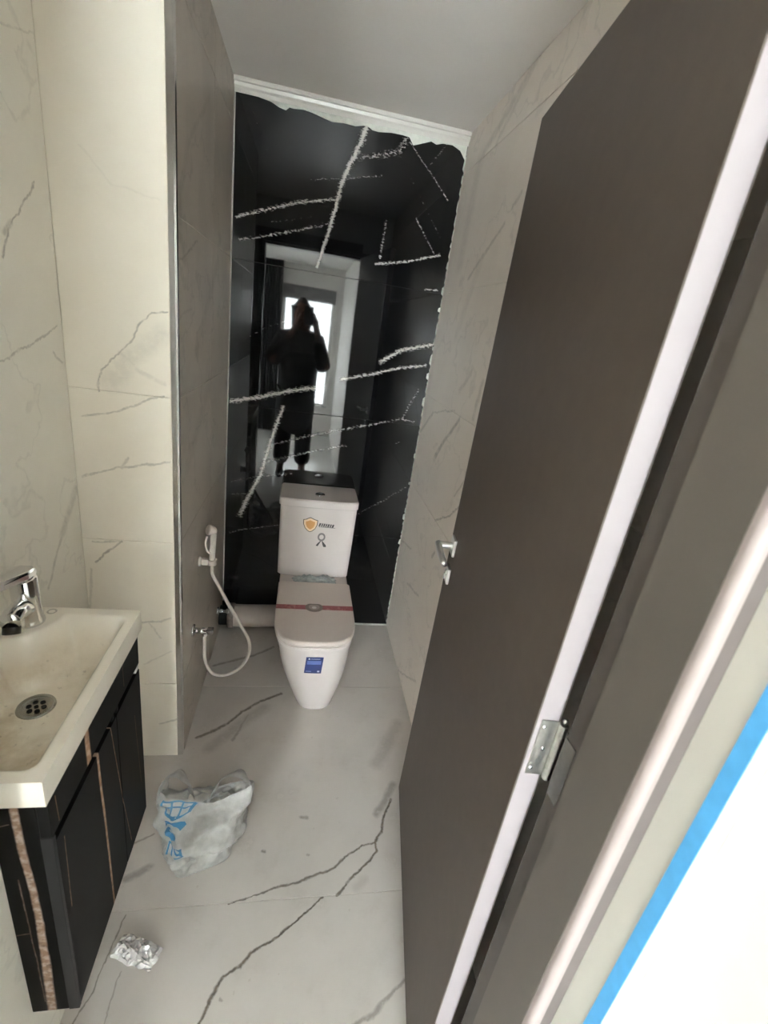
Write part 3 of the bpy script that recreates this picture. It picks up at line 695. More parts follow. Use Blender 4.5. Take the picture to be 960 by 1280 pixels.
for (ya, yb) in ((CY0 + 0.008, ym - 0.001), (ym + 0.001, CY1)):
    dd = box('door', CX1 - 0.0185, CX1, ya, yb, CZ0, 0.7045, M_VFRONT, van, bev=0.001)
    yc = ym + (-0.014 if yb < ym else 0.011)
    bm = bmesh.new()
    bm_box(bm, CX1 - 0.016, CX1 - 0.001, yc - 0.006, yc + 0.006, 0.7048, 0.7215, 0.002)
    bm_obj('cutout_shade', bm, M_DARK, dd)  # dark block painting the shade inside a handle cutout
box('hinge_cap', CX1 - 0.0165, CX1 - 0.002, CY1 - 0.019, CY1 - 0.0005, 0.7047, 0.7218, M_WHITE, van)

# ---------------------------------------------------------------- toilet
M_CER = plain('white_ceramic', srgb(208, 199, 197), 0.10, mottle=0.01, scale=3)
M_SEAT = plain('white_seat_plastic', srgb(206, 194, 188), 0.28, mottle=0.01, scale=3)


def dshape(cx, hw, yf, yr, n=3.2, dep=0.20, rr=0.02, m=28):
    """closed outline: superellipse nose towards -y, square rear with small corner radius."""
    pts = []
    yc = yf + dep
    for k in range(m + 1):
        a = PI + PI * k / m
        c, s = math.cos(a), math.sin(a)
        pts.append((cx + hw * math.copysign(abs(c) ** (2 / n), c), yc + dep * math.copysign(abs(s) ** (2 / n), s)))
    for k in range(5):
        a = PI / 2 * k / 4
        pts.append((cx + hw - rr + rr * math.cos(a), yr - rr + rr * math.sin(a)))
    for k in range(5):
        a = PI / 2 + PI / 2 * k / 4
        pts.append((cx - hw + rr + rr * math.cos(a), yr - rr + rr * math.sin(a)))
    return pts


def loft(bm, secs, cap0=True, cap1=True):
    rings = [[bm.verts.new((x, y, z)) for x, y in pts] for z, pts in secs]
    for a, b in zip(rings[:-1], rings[1:]):
        n = len(a)
        for k in range(n): bm.faces.new((a[k], a[(k + 1) % n], b[(k + 1) % n], b[k]))
    if cap0: bm.faces.new(rings[0][::-1])
    if cap1: bm.faces.new(rings[-1])


toi = empty('toilet', (0.14, 1.9, 0.0))
tag(toi, 'white close-coupled toilet with closed lid against the black wall', 'toilet')
bm = bmesh.new()
secs = []
for z, cx, hw, yf, dep, nn in ((0.0, .155, .084, 1.604, .13, 2.8), (0.006, .155, .087, 1.601, .13, 2.8), (0.05, .151, .102, 1.590, .15, 2.8), (0.12, .146, .122, 1.570, .17, 2.9), (0.20, .139, .140, 1.549, .18, 2.9), (0.28, .133, .150, 1.533, .19, 3.0),
                               (0.34, .129, .156, 1.521, .20, 3.1), (0.375, .126, .162, 1.512, .20, 3.2), (0.388, .125, .163, 1.510, .20, 3.2), (0.393, .125, .160, 1.513, .20, 3.2)):
    secs.append((z, dshape(cx, hw, yf, 2.225, nn, dep)))
loft(bm, secs)
bowl = bm_obj('bowl', bm, M_CER, toi, True)
bm = bmesh.new()
loft(bm, [(0.3945, dshape(.1245, .161, 1.508, 1.955, 3.3, .20, .012)), (0.4045, dshape(.1245, .163, 1.505, 1.957, 3.3, .20, .012))])
bm_obj('seat', bm, M_SEAT, toi)
bm = bmesh.new()
loft(bm, [(0.4065, dshape(.1240, .163, 1.505, 1.958, 3.3, .20, .012)), (0.4085, dshape(.1240, .1645, 1.503, 1.959, 3.3, .20, .012)), (0.4205, dshape(.1240, .1645, 1.503, 1.959, 3.3, .20, .012)), (0.4245, dshape(.1240, .161, 1.507, 1.956, 3.3, .20, .012)), (0.4255, dshape(.1240, .156, 1.513, 1.951, 3.3, .195, .012))])
lid = bm_obj('seat_lid', bm, M_SEAT, toi)
bm = bmesh.new()
loft(bm, [(0.3935, dshape(.122, .160, 1.962, 2.225, 8, .03, .01)), (0.4060, dshape(.122, .160, 1.962, 2.225, 8, .03, .01)), (0.4085, dshape(.122, .157, 1.965, 2.225, 8, .03, .01))])
bm_obj('rear_deck', bm, M_CER, toi)
# tank
tk = []
for z, hw, yf in ((0.409, .166, 2.040), (0.415, .170, 2.034), (0.55, .173, 2.030), (0.772, .177, 2.026)):
    tk.append((z, dshape(.117, hw, yf, 2.236, 4.5, .045, .012)))
bm = bmesh.new(); loft(bm, tk)
bm_obj('tank', bm, M_CER, toi, False)
bm = bmesh.new()
loft(bm, [(0.7735, dshape(.116, .179, 2.023, 2.238, 4.5, .048, .012)), (0.776, dshape(.116, .182, 2.019, 2.240, 4.5, .048, .012)), (0.804, dshape(.116, .182, 2.019, 2.240, 4.5, .048, .012)), (0.811, dshape(.116, .177, 2.024, 2.236, 4.5, .046, .012))])
tl = bm_obj('tank_lid', bm, M_CER, toi)
bm = bmesh.new()
lathe(bm, [(0.023, 0.0), (0.023, 0.003), (0.021, 0.0045), (0.0, 0.005)], (0.118, 2.105, 0.811), 'Z', 28)
bt = bm_obj('flush_button', bm, M_CHROME, tl, True)
bm = bmesh.new(); bm_box(bm, 0.1172, 0.1188, 2.083, 2.127, 0.8155, 0.8164)
bm_obj('button_split', bm, M_DARK, bt)


def front_y(x, hw=.175, yf=2.029):
    u = min(1, abs(x - .117) / hw)
    return yf + 0.045 * (1 - (1 - u ** 4.5) ** (1 / 4.5))


def decal(name, polys, mat, parent, ysurf, th=0.0006, off=0.0004):
    """thin printed film on a front surface: polys in (x, z)."""
    bm = bmesh.new()
    for poly in polys:
        a = [bm.verts.new((x, ysurf(x, z) - off - th, z)) for x, z in poly]
        b = [bm.verts.new((x, ysurf(x, z) - off, z)) for x, z in poly]
        bm.faces.new(a); bm.faces.new(b[::-1])
        for k in range(len(poly)):
            j = (k + 1) % len(poly); bm.faces.new((a[k], a[j], b[j], b[k]))
    return bm_obj(name, bm, mat, parent)


tank_o = [o for o in toi.children if o.name.startswith('tank') and not o.name.startswith('tank_lid')][0]
bowl_o = bowl
ty = lambda x, z: front_y(x, .175, 2.0254 + (0.772 - z) * 0.0175)
M_GOLDS = plain('gold_foil_print', srgb(206, 150, 92), 0.3, 0.3); M_INK = plain('dark_grey_print', srgb(62, 58, 60), 0.5); M_INK2 = plain('mid_grey_print', srgb(120, 114, 116), 0.5)
sh = [(0.048, .714), (.060, .716), (.070, .722), (.080, .726), (.090, .722), (.104, .716), (.116, .713), (.115, .690), (.106, .668), (.092, .655), (.082, .651), (.072, .656), (.058, .670), (.049, .692)]
s1 = decal('shield_sticker', [sh], M_INK, tank_o, ty)
sc2 = lambda k: [(.082 + (x - .082) * k, .689 + (z - .689) * k) for x, z in sh]
decal('sticker_border', [sc2(.90)], plain('pale_gold_print', srgb(232, 205, 170), 0.35, 0.2), s1, ty, 0.0004, 0.0012)
decal('sticker_centre', [sc2(.62)], M_GOLDS, s1, ty, 0.0004, 0.0018)
wordm = []
x = .120
for k, w_ in enumerate((.010, .008, .009, .008, .010, .008, .011)):
    zt_, zb_ = .700 - k * .0006, .684 - k * .0004
    wordm.append([(x, zb_), (x + w_ * .8, zb_), (x + w_ * .8 + .004, zt_), (x + .004, zt_)])
    x += w_ + .0012
wordm.append([(.122, .6795), (.198, .6785), (.199, .6805), (.122, .6815)])
decal('word_mark', wordm, M_INK, s1, ty)
# award-ribbon emblem: ring with two tails
rg = []
for k in range(16):
    a0, a1 = 2 * PI * k / 16, 2 * PI * (k + 1) / 16
    rg.append([(.139 + r_ * math.cos(a) * .85, .629 + r_ * math.sin(a) * 1.0) for r_, a in ((.0125, a0), (.0215, a0), (.0215, a1), (.0125, a1))])
em = decal('ribbon_emblem', rg, M_INK2, tank_o, ty)
decal('ribbon_tails', [[(.133, .606), (.141, .612), (.129, .588), (.125, .580), (.116, .583), (.124, .596)], [(.141, .612), (.148, .605), (.163, .588), (.165, .578), (.152, .578), (.147, .590)]], M_INK, em, ty)


def bowl_front(x, z):
    for (za, pa), (zb_, pb) in zip(secs[:-1], secs[1:]):
        if za <= z <= zb_: break
    t_ = (z - za) / (zb_ - za)
    def yy(p):
        best = None
        for k in range(28):
            (xa, ya), (xb, yb) = p[k], p[k + 1]
            if min(xa, xb) <= x <= max(xa, xb) and abs(xb - xa) > 1e-9:
                y_ = ya + (yb - ya) * (x - xa) / (xb - xa)
                best = y_ if best is None else min(best, y_)
        return best if best is not None else p[14][1]
    return yy(pa) * (1 - t_) + yy(pb) * t_


def grid_decal(name, x0, x1, z0, z1, mat, parent, ysurf, off, nx=6, nz=8, shear=0.0, th=0.0005):
    polys = []
    for i in range(nx):
        for j in range(nz):
            xa, xb = x0 + (x1 - x0) * i / nx, x0 + (x1 - x0) * (i + 1) / nx
            za, zb_ = z0 + (z1 - z0) * j / nz, z0 + (z1 - z0) * (j + 1) / nz
            polys.append([(xa + shear * (za - z0), za), (xb + shear * (za - z0), za), (xb + shear * (zb_ - z0), zb_), (xa + shear * (zb_ - z0), zb_)])
    o = decal(name, polys, mat, parent, ysurf, th, off)
    bm = bmesh.new(); bm.from_mesh(o.data); bmesh.ops.remove_doubles(bm, verts=bm.verts[:], dist=1e-5)
    bm.to_mesh(o.data); bm.free()
    return o


lb = grid_decal('blue_label', .092, .160, .252, .346, plain('blue_label_print', srgb(38, 52, 104), 0.35), bowl_o, bowl_front, 0.0015, shear=0.03)
grid_decal('label_panel', .100, .155, .305, .326, plain('light_blue_print', srgb(92, 110, 168), 0.35), lb, bowl_front, 0.0024, 4, 3)
grid_decal('label_title', .113, .150, .335, .338, plain('pale_print', srgb(190, 196, 214), 0.4), lb, bowl_front, 0.0024, 4, 1)
grid_decal('label_mark', .104, .110, .333, .340, plain('white_print', srgb(225, 228, 236), 0.4), lb, bowl_front, 0.0024, 2, 1)
grid_decal('label_mark', .144, .153, .260, .268, plain('white_print_small', srgb(200, 204, 220), 0.4), lb, bowl_front, 0.0024, 2, 1)
grid_decal('label_title', .098, .120, .262, .266, plain('dim_print', srgb(120, 130, 170), 0.4), lb, bowl_front, 0.0024, 3, 1)
# red band and emblem on the lid
ZL = 0.4256
bm = bmesh.new(); plate(bm, [(-.040, 1.728), (.2875, 1.730), (.2878, 1.764), (-.040, 1.760)], (0, 0, ZL), (1, 0, 0), (0, 1, 0), (0, 0, 1), 0.0005)


def band_mat():
    t = NT('red_band_print')
    c = t.coord(); nz = t.n('ShaderNodeTexNoise'); nz.inputs['Scale'].default_value = 60; nz.inputs['Detail'].default_value = 2
    mp = t.n('ShaderNodeMapping'); mp.inputs['Scale'].default_value = (1.4, 0.9, 1); t.l(c, mp.inputs[0]); t.l(mp.outputs[0], nz.inputs['Vector'])
    t.l(t.mix(t.ramp(nz.outputs[0], 0.55, 0.65, 0, 0.45), srgb(138, 66, 70), srgb(190, 130, 126)), t.b.inputs['Base Color'])
    t.set(Roughness=0.35); return t.m


rb = bm_obj('red_band', bm, band_mat(), lid)
bm = bmesh.new()
el = [(.120 + .038 * math.cos(a), 1.745 + .034 * math.sin(a)) for a in [2 * PI * k / 24 for k in range(24)]]
el = [(x, min(y, 1.772)) for x, y in el]
plate(bm, el, (0, 0, ZL + .0006), (1, 0, 0), (0, 1, 0), (0, 0, 1), 0.0005)
eb = bm_obj('band_emblem', bm, plain('grey_brown_print', srgb(112, 98, 92), 0.35), rb)
bm = bmesh.new()
plate(bm, [(.120 + (x - .120) * .62, 1.747 + (y - 1.745) * .62) for x, y in el], (0, 0, ZL + .0012), (1, 0, 0), (0, 1, 0), (0, 0, 1), 0.0004)
bm_obj('emblem_field', bm, plain('grey_print', srgb(150, 138, 132), 0.35), eb)
bm = bmesh.new()
plate(bm, [(.120 + .010 * math.cos(a), 1.742 + .009 * math.sin(a)) for a in [2 * PI * k / 14 for k in range(14)]], (0, 0, ZL + .0017), (1, 0, 0), (0, 1, 0), (0, 0, 1), 0.0004)
bm_obj('emblem_dot', bm, plain('silver_print', srgb(205, 198, 194), 0.3), eb)

# ---------------------------------------------------------------- plastic films
def film(name, col, alpha, rough=0.25, trans=0.4):
    t = NT(name)
    nz = t.noise(t.coord(), 40, 3)
    d = t.n('ShaderNodeBsdfDiffuse'); tl_ = t.n('ShaderNodeBsdfTranslucent'); tp = t.n('ShaderNodeBsdfTransparent'); gl = t.n('ShaderNodeBsdfGlossy')
    c = t.mix(nz.outputs[0], tuple(x * .94 for x in col[:3]) + (1,), col)
    t.l(c, d.inputs[0]); t.l(c, tl_.inputs[0]); gl.inputs['Roughness'].default_value = rough
    m1 = t.n('ShaderNodeMixShader'); m1.inputs[0].default_value = trans; t.l(d.outputs[0], m1.inputs[1]); t.l(tl_.outputs[0], m1.inputs[2])
    m2 = t.n('ShaderNodeMixShader'); t.l(t.ramp(nz.outputs[0], 0.3, 0.7, alpha - .08, alpha + .08), m2.inputs[0]); t.l(tp.outputs[0], m2.inputs[1]); t.l(m1.outputs[0], m2.inputs[2])
    fr_ = t.n('ShaderNodeFresnel'); fr_.inputs[0].default_value = 1.4
    m3 = t.n('ShaderNodeMixShader'); t.l(fr_.outputs[0], m3.inputs[0]); t.l(m2.outputs[0], m3.inputs[1]); t.l(gl.outputs[0], m3.inputs[2])
    t.l(m3.outputs[0], t.out.inputs['Surface'])
    return t.m


def crumple(name, cx, cy, z0, lx, ly, h, rz, mat, parent=None, n=(26, 14), amp=1.0, seed=0.0):
    """a crushed sheet: closed pillow with sharp folds."""
    bm = bmesh.new()
    ca, sa = math.cos(rz), math.sin(rz)
    g = {}
    for s_ in (0, 1):
        for i in range(n[0] + 1):
            for j in range(n[1] + 1):
                u, v = i / n[0] * 2 - 1, j / n[1] * 2 - 1
                edge = i in (0, n[0]) or j in (0, n[1])
                if edge and s_: g[s_, i, j] = g[0, i, j]; continue
                fold = abs(noise.noise(Vector((u * 2.3 + seed, v * 1.9, seed * 1.7)))) * 0.9 + abs(noise.noise(Vector((u * 5 + seed, v * 4.2, 3 + seed)))) * 0.6
                jx, jy = noise.noise(Vector((u * 2, v * 2, 7 + seed))) * 0.16, noise.noise(Vector((u * 2, v * 2, 17 + seed))) * 0.34
                x, y = (u + jx) * lx / 2, (v + jy) * ly / 2
                prof_ = (1 - abs(u) ** 3) * (1 - abs(v) ** 3)
                z = z0 + 0.0008 + (h * (0.25 + amp * fold) * (0.35 + 0.65 * prof_) if s_ else (h * 0.10 * fold if not edge else h * 0.12))
                g[s_, i, j] = bm.verts.new((cx + x * ca - y * sa, cy + x * sa + y * ca, z))
    for s_ in (0, 1):
        for i in range(n[0]):
            for j in range(n[1]):
                q = (g[s_, i, j], g[s_, i + 1, j], g[s_, i + 1, j + 1], g[s_, i, j + 1])
                bm.faces.new(q if s_ else q[::-1])
    return bm_obj(name, bm, mat, parent)


tag(crumple('plastic_packet', 0.126, 1.998, 0.4090, 0.200, 0.056, 0.036, 0.02, film('clear_crinkled_film', (0.72, 0.78, 0.79, 1), 0.5, 0.12, 0.3), seed=4.2), 'small clear crinkled plastic packet behind the toilet lid', 'packet')
tag(crumple('crumpled_wrapper', -0.305, 0.775, 0.0, 0.114, 0.054, 0.040, -0.36, plain('white_foil', srgb(232, 230, 230), 0.22, 0.45, mottle=0.03), n=(30, 18), seed=1.3), 'crumpled white foil wrapper on the floor beside the vanity', 'wrapper')

# ---------------------------------------------------------------- waste pipe and small valve behind the toilet
pipe = empty('waste_pipe', (-0.18, 2.165, 0.02))
tag(pipe, 'fat white plastic waste pipe lying behind the toilet', 'pipe')
M_PVC = plain('dusty_white_pvc', srgb(188, 176, 169), 0.5, mottle=0.10, scale=9)
bm = bmesh.new(); tube(bm, [(-0.262, 2.165, 0.084), (-0.20, 2.165, 0.084), (-0.046, 2.165, 0.090)], [0.058, 0.058, 0.058], 24); bm_obj('pipe_body', bm, M_PVC, pipe, True)
bm = bmesh.new(); tube(bm, [(-0.288, 2.165, 0.0835), (-0.262, 2.165, 0.084), (-0.2585, 2.165, 0.084)], [0.064, 0.064, 0.062], 24); bm_obj('collar', bm, plain('dirty_grey_collar', srgb(120, 108, 102), 0.6, mottle=0.3, scale=40), pipe, True)
bm = bmesh.new(); tube(bm, [(XI + 0.001, 2.165, 0.0835), (-0.2885, 2.165, 0.0835)], 0.050, 24); bm_obj('wall_stub', bm, M_DARK, pipe, True)
sv = empty('stop_valve', (-0.31, 2.10, 0.18))
tag(sv, 'small chrome stop valve on the wall above the waste pipe', 'valve')
bm = bmesh.new(); lathe(bm, [(0, 0.0005), (0.020, 0.0005), (0.019, 0.006), (0, 0.007)], (XI, 2.08, 0.165), 'X', 20); bm_obj('flange', bm, M_CHROME, sv, True)
bm = bmesh.new(); tube(bm, [(XI + 0.006, 2.08, 0.165), (XI + 0.045, 2.08, 0.165)], 0.009, 14); bm_obj('valve_body', bm, M_CHROME, sv, True)
bm = bmesh.new(); lathe(bm, [(0, 0.0), (0.012, 0.0), (0.013, 0.010), (0.010, 0.014), (0, 0.014)], (XI + 0.045, 2.08, 0.165), 'X', 12); bm_obj('knob', bm, M_CHROME, sv)

# ---------------------------------------------------------------- bidet sprayer
M_SPR = plain('white_abs', srgb(204, 195, 188), 0.3, mottle=0.02)
hol = empty('sprayer_holder', (XI, 1.655, 0.668)); tag(hol, 'small white wall bracket holding the hand sprayer', 'bracket')
bm = bmesh.new(); lathe(bm, [(0, 0.0003), (0.019, 0.0003), (0.019, 0.008), (0.016, 0.010), (0, 0.010)], (XI, 1.655, 0.668), 'X', 22); bm_obj('wall_plate', bm, M_SPR, hol, True)
bm = bmesh.new(); bm_box(bm, XI + 0.0102, XI + 0.034, 1.645, 1.665, 0.656, 0.681, 0.003, 2); bm_obj('arm', bm, M_SPR, hol)
bm = bmesh.new()
lathe(bm, [(0.0125, -0.010), (0.0165, -0.010), (0.0165, 0.012), (0.0125, 0.012), (0.0125, -0.010)], (XI + 0.0475, 1.655, 0.668), 'Z', 20); bm_obj('socket', bm, M_SPR, hol, True)
spr = empty('bidet_sprayer', (XI + 0.0475, 1.655, 0.668)); tag(spr, 'white hand-held bidet sprayer with a looping hose beside the toilet', 'sprayer')
SX = XI + 0.0475
bm = bmesh.new()
tube(bm, spline([(SX, 1.655, 0.655), (SX, 1.655, 0.70), (SX + 0.002, 1.657, 0.74), (SX + 0.002, 1.660, 0.775), (SX - 0.003, 1.664, 0.790)], 5), 0.0115, 14)
bm_obj('grip', bm, M_SPR, spr, True)
bm = bmesh.new()
lathe(bm, [(0, -0.016), (0.012, -0.016), (0.018, -0.004), (0.020, 0.014), (0.017, 0.018), (0, 0.018)], (SX - 0.004, 1.668, 0.792), (-0.55, -0.35, 0.25), 22); bm_obj('spray_head', bm, M_SPR, spr, True)
bm = bmesh.new()
tube(bm, spline([(SX - 0.016, 1.640, 0.782), (SX - 0.020, 1.636, 0.755), (SX - 0.016, 1.640, 0.722), (SX - 0.006, 1.650, 0.706)], 5), 0.0045, 10); bm_obj('trigger', bm, M_SPR, spr, True)
bm = bmesh.new()
VX, VY, VZ = XI + 0.043, 1.545, 0.437
hose = [(SX, 1.655, 0.656), (SX + 0.002, 1.655, 0.615), (-0.258, 1.652, 0.565), (-0.222, 1.645, 0.495), (-0.170, 1.632, 0.405), (-0.133, 1.620, 0.335), (-0.135, 1.612, 0.268), (-0.170, 1.603, 0.212), (-0.222, 1.592, 0.190), (-0.268, 1.577, 0.215), (-0.290, 1.562, 0.290), (-0.290, 1.550, 0.37), (VX, VY, VZ - 0.020)]
tube(bm, spline(hose, 8), 0.0068, 12); bm_obj('hose', bm, M_SPR, spr, True)
va = empty('angle_valve', (XI, VY, VZ)); tag(va, 'chrome angle valve on the wall feeding the sprayer hose', 'valve')
bm = bmesh.new(); lathe(bm, [(0, 0.0003), (0.024, 0.0003), (0.022, 0.006), (0, 0.007)], (XI, VY, VZ), 'X', 24); bm_obj('flange', bm, M_CHROME, va, True)
bm = bmesh.new(); tube(bm, [(XI + 0.007, VY, VZ), (XI + 0.052, VY, VZ)], 0.0105, 16); bm_obj('valve_body', bm, M_CHROME, va, True)
bm = bmesh.new(); bm_box(bm, XI + 0.0522, XI + 0.074, VY - 0.012, VY + 0.012, VZ - 0.010, VZ + 0.010, 0.003, 2); bm_obj('knob', bm, plain('dark_chrome', (0.25, 0.25, 0.26, 1), 0.15, 1.0), va)
bm = bmesh.new(); lathe(bm, [(0.0085, -0.022), (0.0105, -0.020), (0.0105, -0.009), (0.0, -0.009)], (VX, VY, VZ), 'Z', 8); bm_obj('hose_nut', bm, M_CHROME, va)

# ---------------------------------------------------------------- carrier bag on the floor
BC = Vector((-0.205, 1.050, 0.0))
TOPZ = 0.200


def bag_pt(th, t, off=0.0):
    """th angle (0 = +x, 3pi/2 = towards the camera), t 0 base .. 1 mouth."""
    k = sstep(t / 0.85)
    a = 0.092 + 0.040 * k
    b = 0.088 + 0.012 * math.sin(PI * min(1, t * 1.1)) - 0.066 * sstep((t - 0.45) / 0.55)
    c, s_ = math.cos(th), math.sin(th)
    pw = 0.62 + 0.2 * k
    x, y = a * math.copysign(abs(c) ** pw, c), b * math.copysign(abs(s_) ** pw, s_)
    ra = 0.42 - 0.34 * k
    nx, ny = c * math.cos(ra) - s_ * math.sin(ra), c * math.sin(ra) + s_ * math.cos(ra)
    x, y = x * math.cos(ra) - y * math.sin(ra), x * math.sin(ra) + y * math.cos(ra)
    z = TOPZ * t
    if t < 0.12: z = TOPZ * t * 0.6
    mouth = sstep((t - 0.7) / 0.3)
    z += mouth * (0.022 * abs(c) ** 2 - 0.014 * (1 - abs(c)))
    q = Vector((x * 9, y * 9, t * 2.2))
    cr = abs(noise.noise(q * 1.0)) * 0.9 + abs(noise.noise(q * 2.1 + Vector((5, 2, 1)))) * 0.7 + abs(noise.noise(q * 4.0 + Vector((1, 8, 3)))) * 0.35
    d = (0.022 - 0.046 * cr) * sstep(t / 0.10) * (1 - 0.5 * mouth) + off
    if t < 0.10: d = 0.004 * math.sin(th * 5 + 1) + off
    p = Vector((x, y, z)) + Vector((nx, ny, 0.12)) * d
    p.y += 0.020 * t
    p.x += 0.012 * t
    p.z = max(p.z, 0.0012)
    return BC + p


M_BAG = film('translucent_white_bag', (0.85, 0.84, 0.82, 1), 0.66, 0.3, 0.35)
NTH, NT_ = 96, 44
bm = bmesh.new()
rows = [[bm.verts.new(bag_pt(2 * PI * k / NTH, j / NT_)) for k in range(NTH)] for j in range(NT_ + 1)]
for j in range(NT_):
    for k in range(NTH):
        bm.faces.new((rows[j][k], rows[j][(k + 1) % NTH], rows[j + 1][(k + 1) % NTH], rows[j + 1][k]))
cv = bm.verts.new(BC + Vector((0, 0, 0.0012)))
for k in range(NTH): bm.faces.new((rows[0][(k + 1) % NTH], rows[0][k], cv))
bag = empty('carrier_bag', BC)
tag(bag, 'translucent white plastic carrier bag with blue basket print on the floor', 'bag')
sack = bm_obj('sack', bm, M_BAG, bag, False)
for p in sack.data.polygons: p.use_smooth = True
# two handle loops of gathered film
for (xa, xb, zt_, yo, sk) in ((-0.112, -0.030, 0.070, 0.006, -0.004), (0.035, 0.138, 0.060, 0.010, 0.012)):
    bm = bmesh.new()
    prev = None
    N = 22
    for k in range(N + 1):
        u = k / N
        ang = PI * u
        xc = (xa + xb) / 2 - math.cos(ang) * (xb - xa) / 2 + sk * math.sin(ang)
        zc = TOPZ - 0.012 + (zt_ + 0.012) * math.sin(ang) ** 0.75
        yc = 0.022 + yo * math.sin(ang)
        c = BC + Vector((xc, yc, zc))
        wv = Vector((0.010 * math.cos(ang), 0.014 + 0.006 * math.cos(3 * ang), -0.016 * math.sin(ang) * 0.7 + 0.004))
        wob_ = Vector((0, 0.004 * noise.noise(Vector((u * 6, xa, 0))), 0.004 * noise.noise(Vector((u * 7, xb, 3)))))
        ring = [bm.verts.new(c + wv * f + wob_ + Vector((0, 0.003 * math.sin(f * 7), 0.003 * math.cos(f * 9)))) for f in (-1.1, -0.5, 0.0, 0.5, 1.1)]
        if prev:
            for i in range(4): bm.faces.new((prev[i], prev[i + 1], ring[i + 1], ring[i]))
        prev = ring
    ho = bm_obj('handle', bm, M_BAG, bag, True)
    sm = ho.modifiers.new('thickness', 'SOLIDIFY'); sm.thickness = 0.0006
# print mapped on to the sack: (u, v) metres around the left front, v up
M_BLUE = plain('blue_bag_ink', srgb(52, 112, 152), 0.5)
TH0, T0 = PI + 1.02, 0.76


def on_bag(u, v): return bag_pt(TH0 + u * 1.35 / 0.115, T0 + v * 0.74 / TOPZ, 0.0016)


def bag_print(name, polys):
    bm = bmesh.new()
    for poly in polys:
        # subdivide each quad so that it follows the folds
        if len(poly) == 4:
            A, B, C_, D = [Vector(p) for p in poly]
            L = max(1, int(max((B - A).length, (C_ - D).length) / 0.004)); W = max(1, int(max((D - A).length, (C_ - B).length) / 0.004))
            gg = [[bm.verts.new(on_bag(*((A.lerp(B, i / L)).lerp(D.lerp(C_, i / L), j / W)))) for j in range(W + 1)] for i in range(L + 1)]
            for i in range(L):
                for j in range(W): bm.faces.new((gg[i][j], gg[i + 1][j], gg[i + 1][j + 1], gg[i][j + 1]))
        else:
            bm.faces.new([bm.verts.new(on_bag(*p)) for p in poly])
    return bm_obj(name, bm, M_BLUE, sack)


def bar(p, q, w):
    p, q = Vector(p), Vector(q); d = (q - p).normalized(); n_ = Vector((-d.y, d.x)) * w / 2
    return [tuple(p + n_), tuple(q + n_), tuple(q - n_), tuple(p - n_)]


def arc_poly(cx, cy, r, a0, a1, w, n=10):
    out = []
    for k in range(n):
        p, q = a0 + (a1 - a0) * k / n, a0 + (a1 - a0) * (k + 1) / n
        out.append([(cx + (r - w / 2) * math.cos(p), cy + (r - w / 2) * math.sin(p)), (cx + (r - w / 2) * math.cos(q), cy + (r - w / 2) * math.sin(q)), (cx + (r + w / 2) * math.cos(q), cy + (r + w / 2) * math.sin(q)), (cx + (r + w / 2) * math.cos(p), cy + (r + w / 2) * math.sin(p))])
    return out


bk = [bar((-.034, .052), (.036, .060), .006), bar((-.032, .035), (.032, .042), .004), bar((-.026, .016), (.024, .020), .006), bar((-.034, .053), (-.026, .015), .006), bar((.036, .061), (.024, .019), .006), bar((-.011, .055), (-.009, .018), .004), bar((.013, .057), (.009, .020), .004)]
bag_print('basket_print', bk + arc_poly(-.004, -.020, .026, 0.45, PI - 0.25, .008) + arc_poly(-.004, -.020, .012, 0, 2 * PI, .007, 12) + arc_poly(-.004, -.020, .005, 0, 2 * PI, .009, 8))
lt = [bar((-.016, -.045), (-.016, -.068), .004)] + arc_poly(-.010, -.052, .006, 0, PI, .004, 6) + [bar((-.004, -.052), (-.004, -.068), .004)]
lt += arc_poly(.010, -.053, .007, 0, 2 * PI, .004, 12) + [bar((.017, -.046), (.017, -.070), .004)] + arc_poly(.010, -.070, .007, PI * 1.05, 2 * PI, .004, 6)
bag_print('letters_print', lt)

# ---------------------------------------------------------------- the photographer in the hall, mirrored in the black wall
def skin(name, verts, edges, mat, parent=None, sub=2, root=0):
    me = bpy.data.meshes.new(name)
    me.from_pydata([v[0] for v in verts], edges, [])
    o = link(name, me, mat, parent)
    md = o.modifiers.new('skin', 'SKIN')
    md.use_smooth_shade = True
    for i, v in enumerate(verts):
        r = v[1] if isinstance(v[1], tuple) else (v[1], v[1])
        me.skin_vertices[0].data[i].radius = r
        me.skin_vertices[0].data[i].use_root = (i == root)
    s_ = o.modifiers.new('sub', 'SUBSURF'); s_.levels = sub; s_.render_levels = sub
    return o


PX, PY = -0.065, -0.40
M_SKIN = plain('skin', srgb(150, 108, 88), 0.55)
M_JACKET = plain('black_jacket_cloth', srgb(26, 24, 28), 0.85)
M_TROUS = plain('dark_trousers_cloth', srgb(28, 28, 32), 0.9)
M_SHOE = plain('black_shoe', srgb(22, 22, 22), 0.5)
P = lambda x, y, z: (PX + x, PY + y, z)
V, Ed = [], []


def add(p, r, to=None):
    V.append((p, r))
    if to is not None: Ed.append((to, len(V) - 1))
    return len(V) - 1


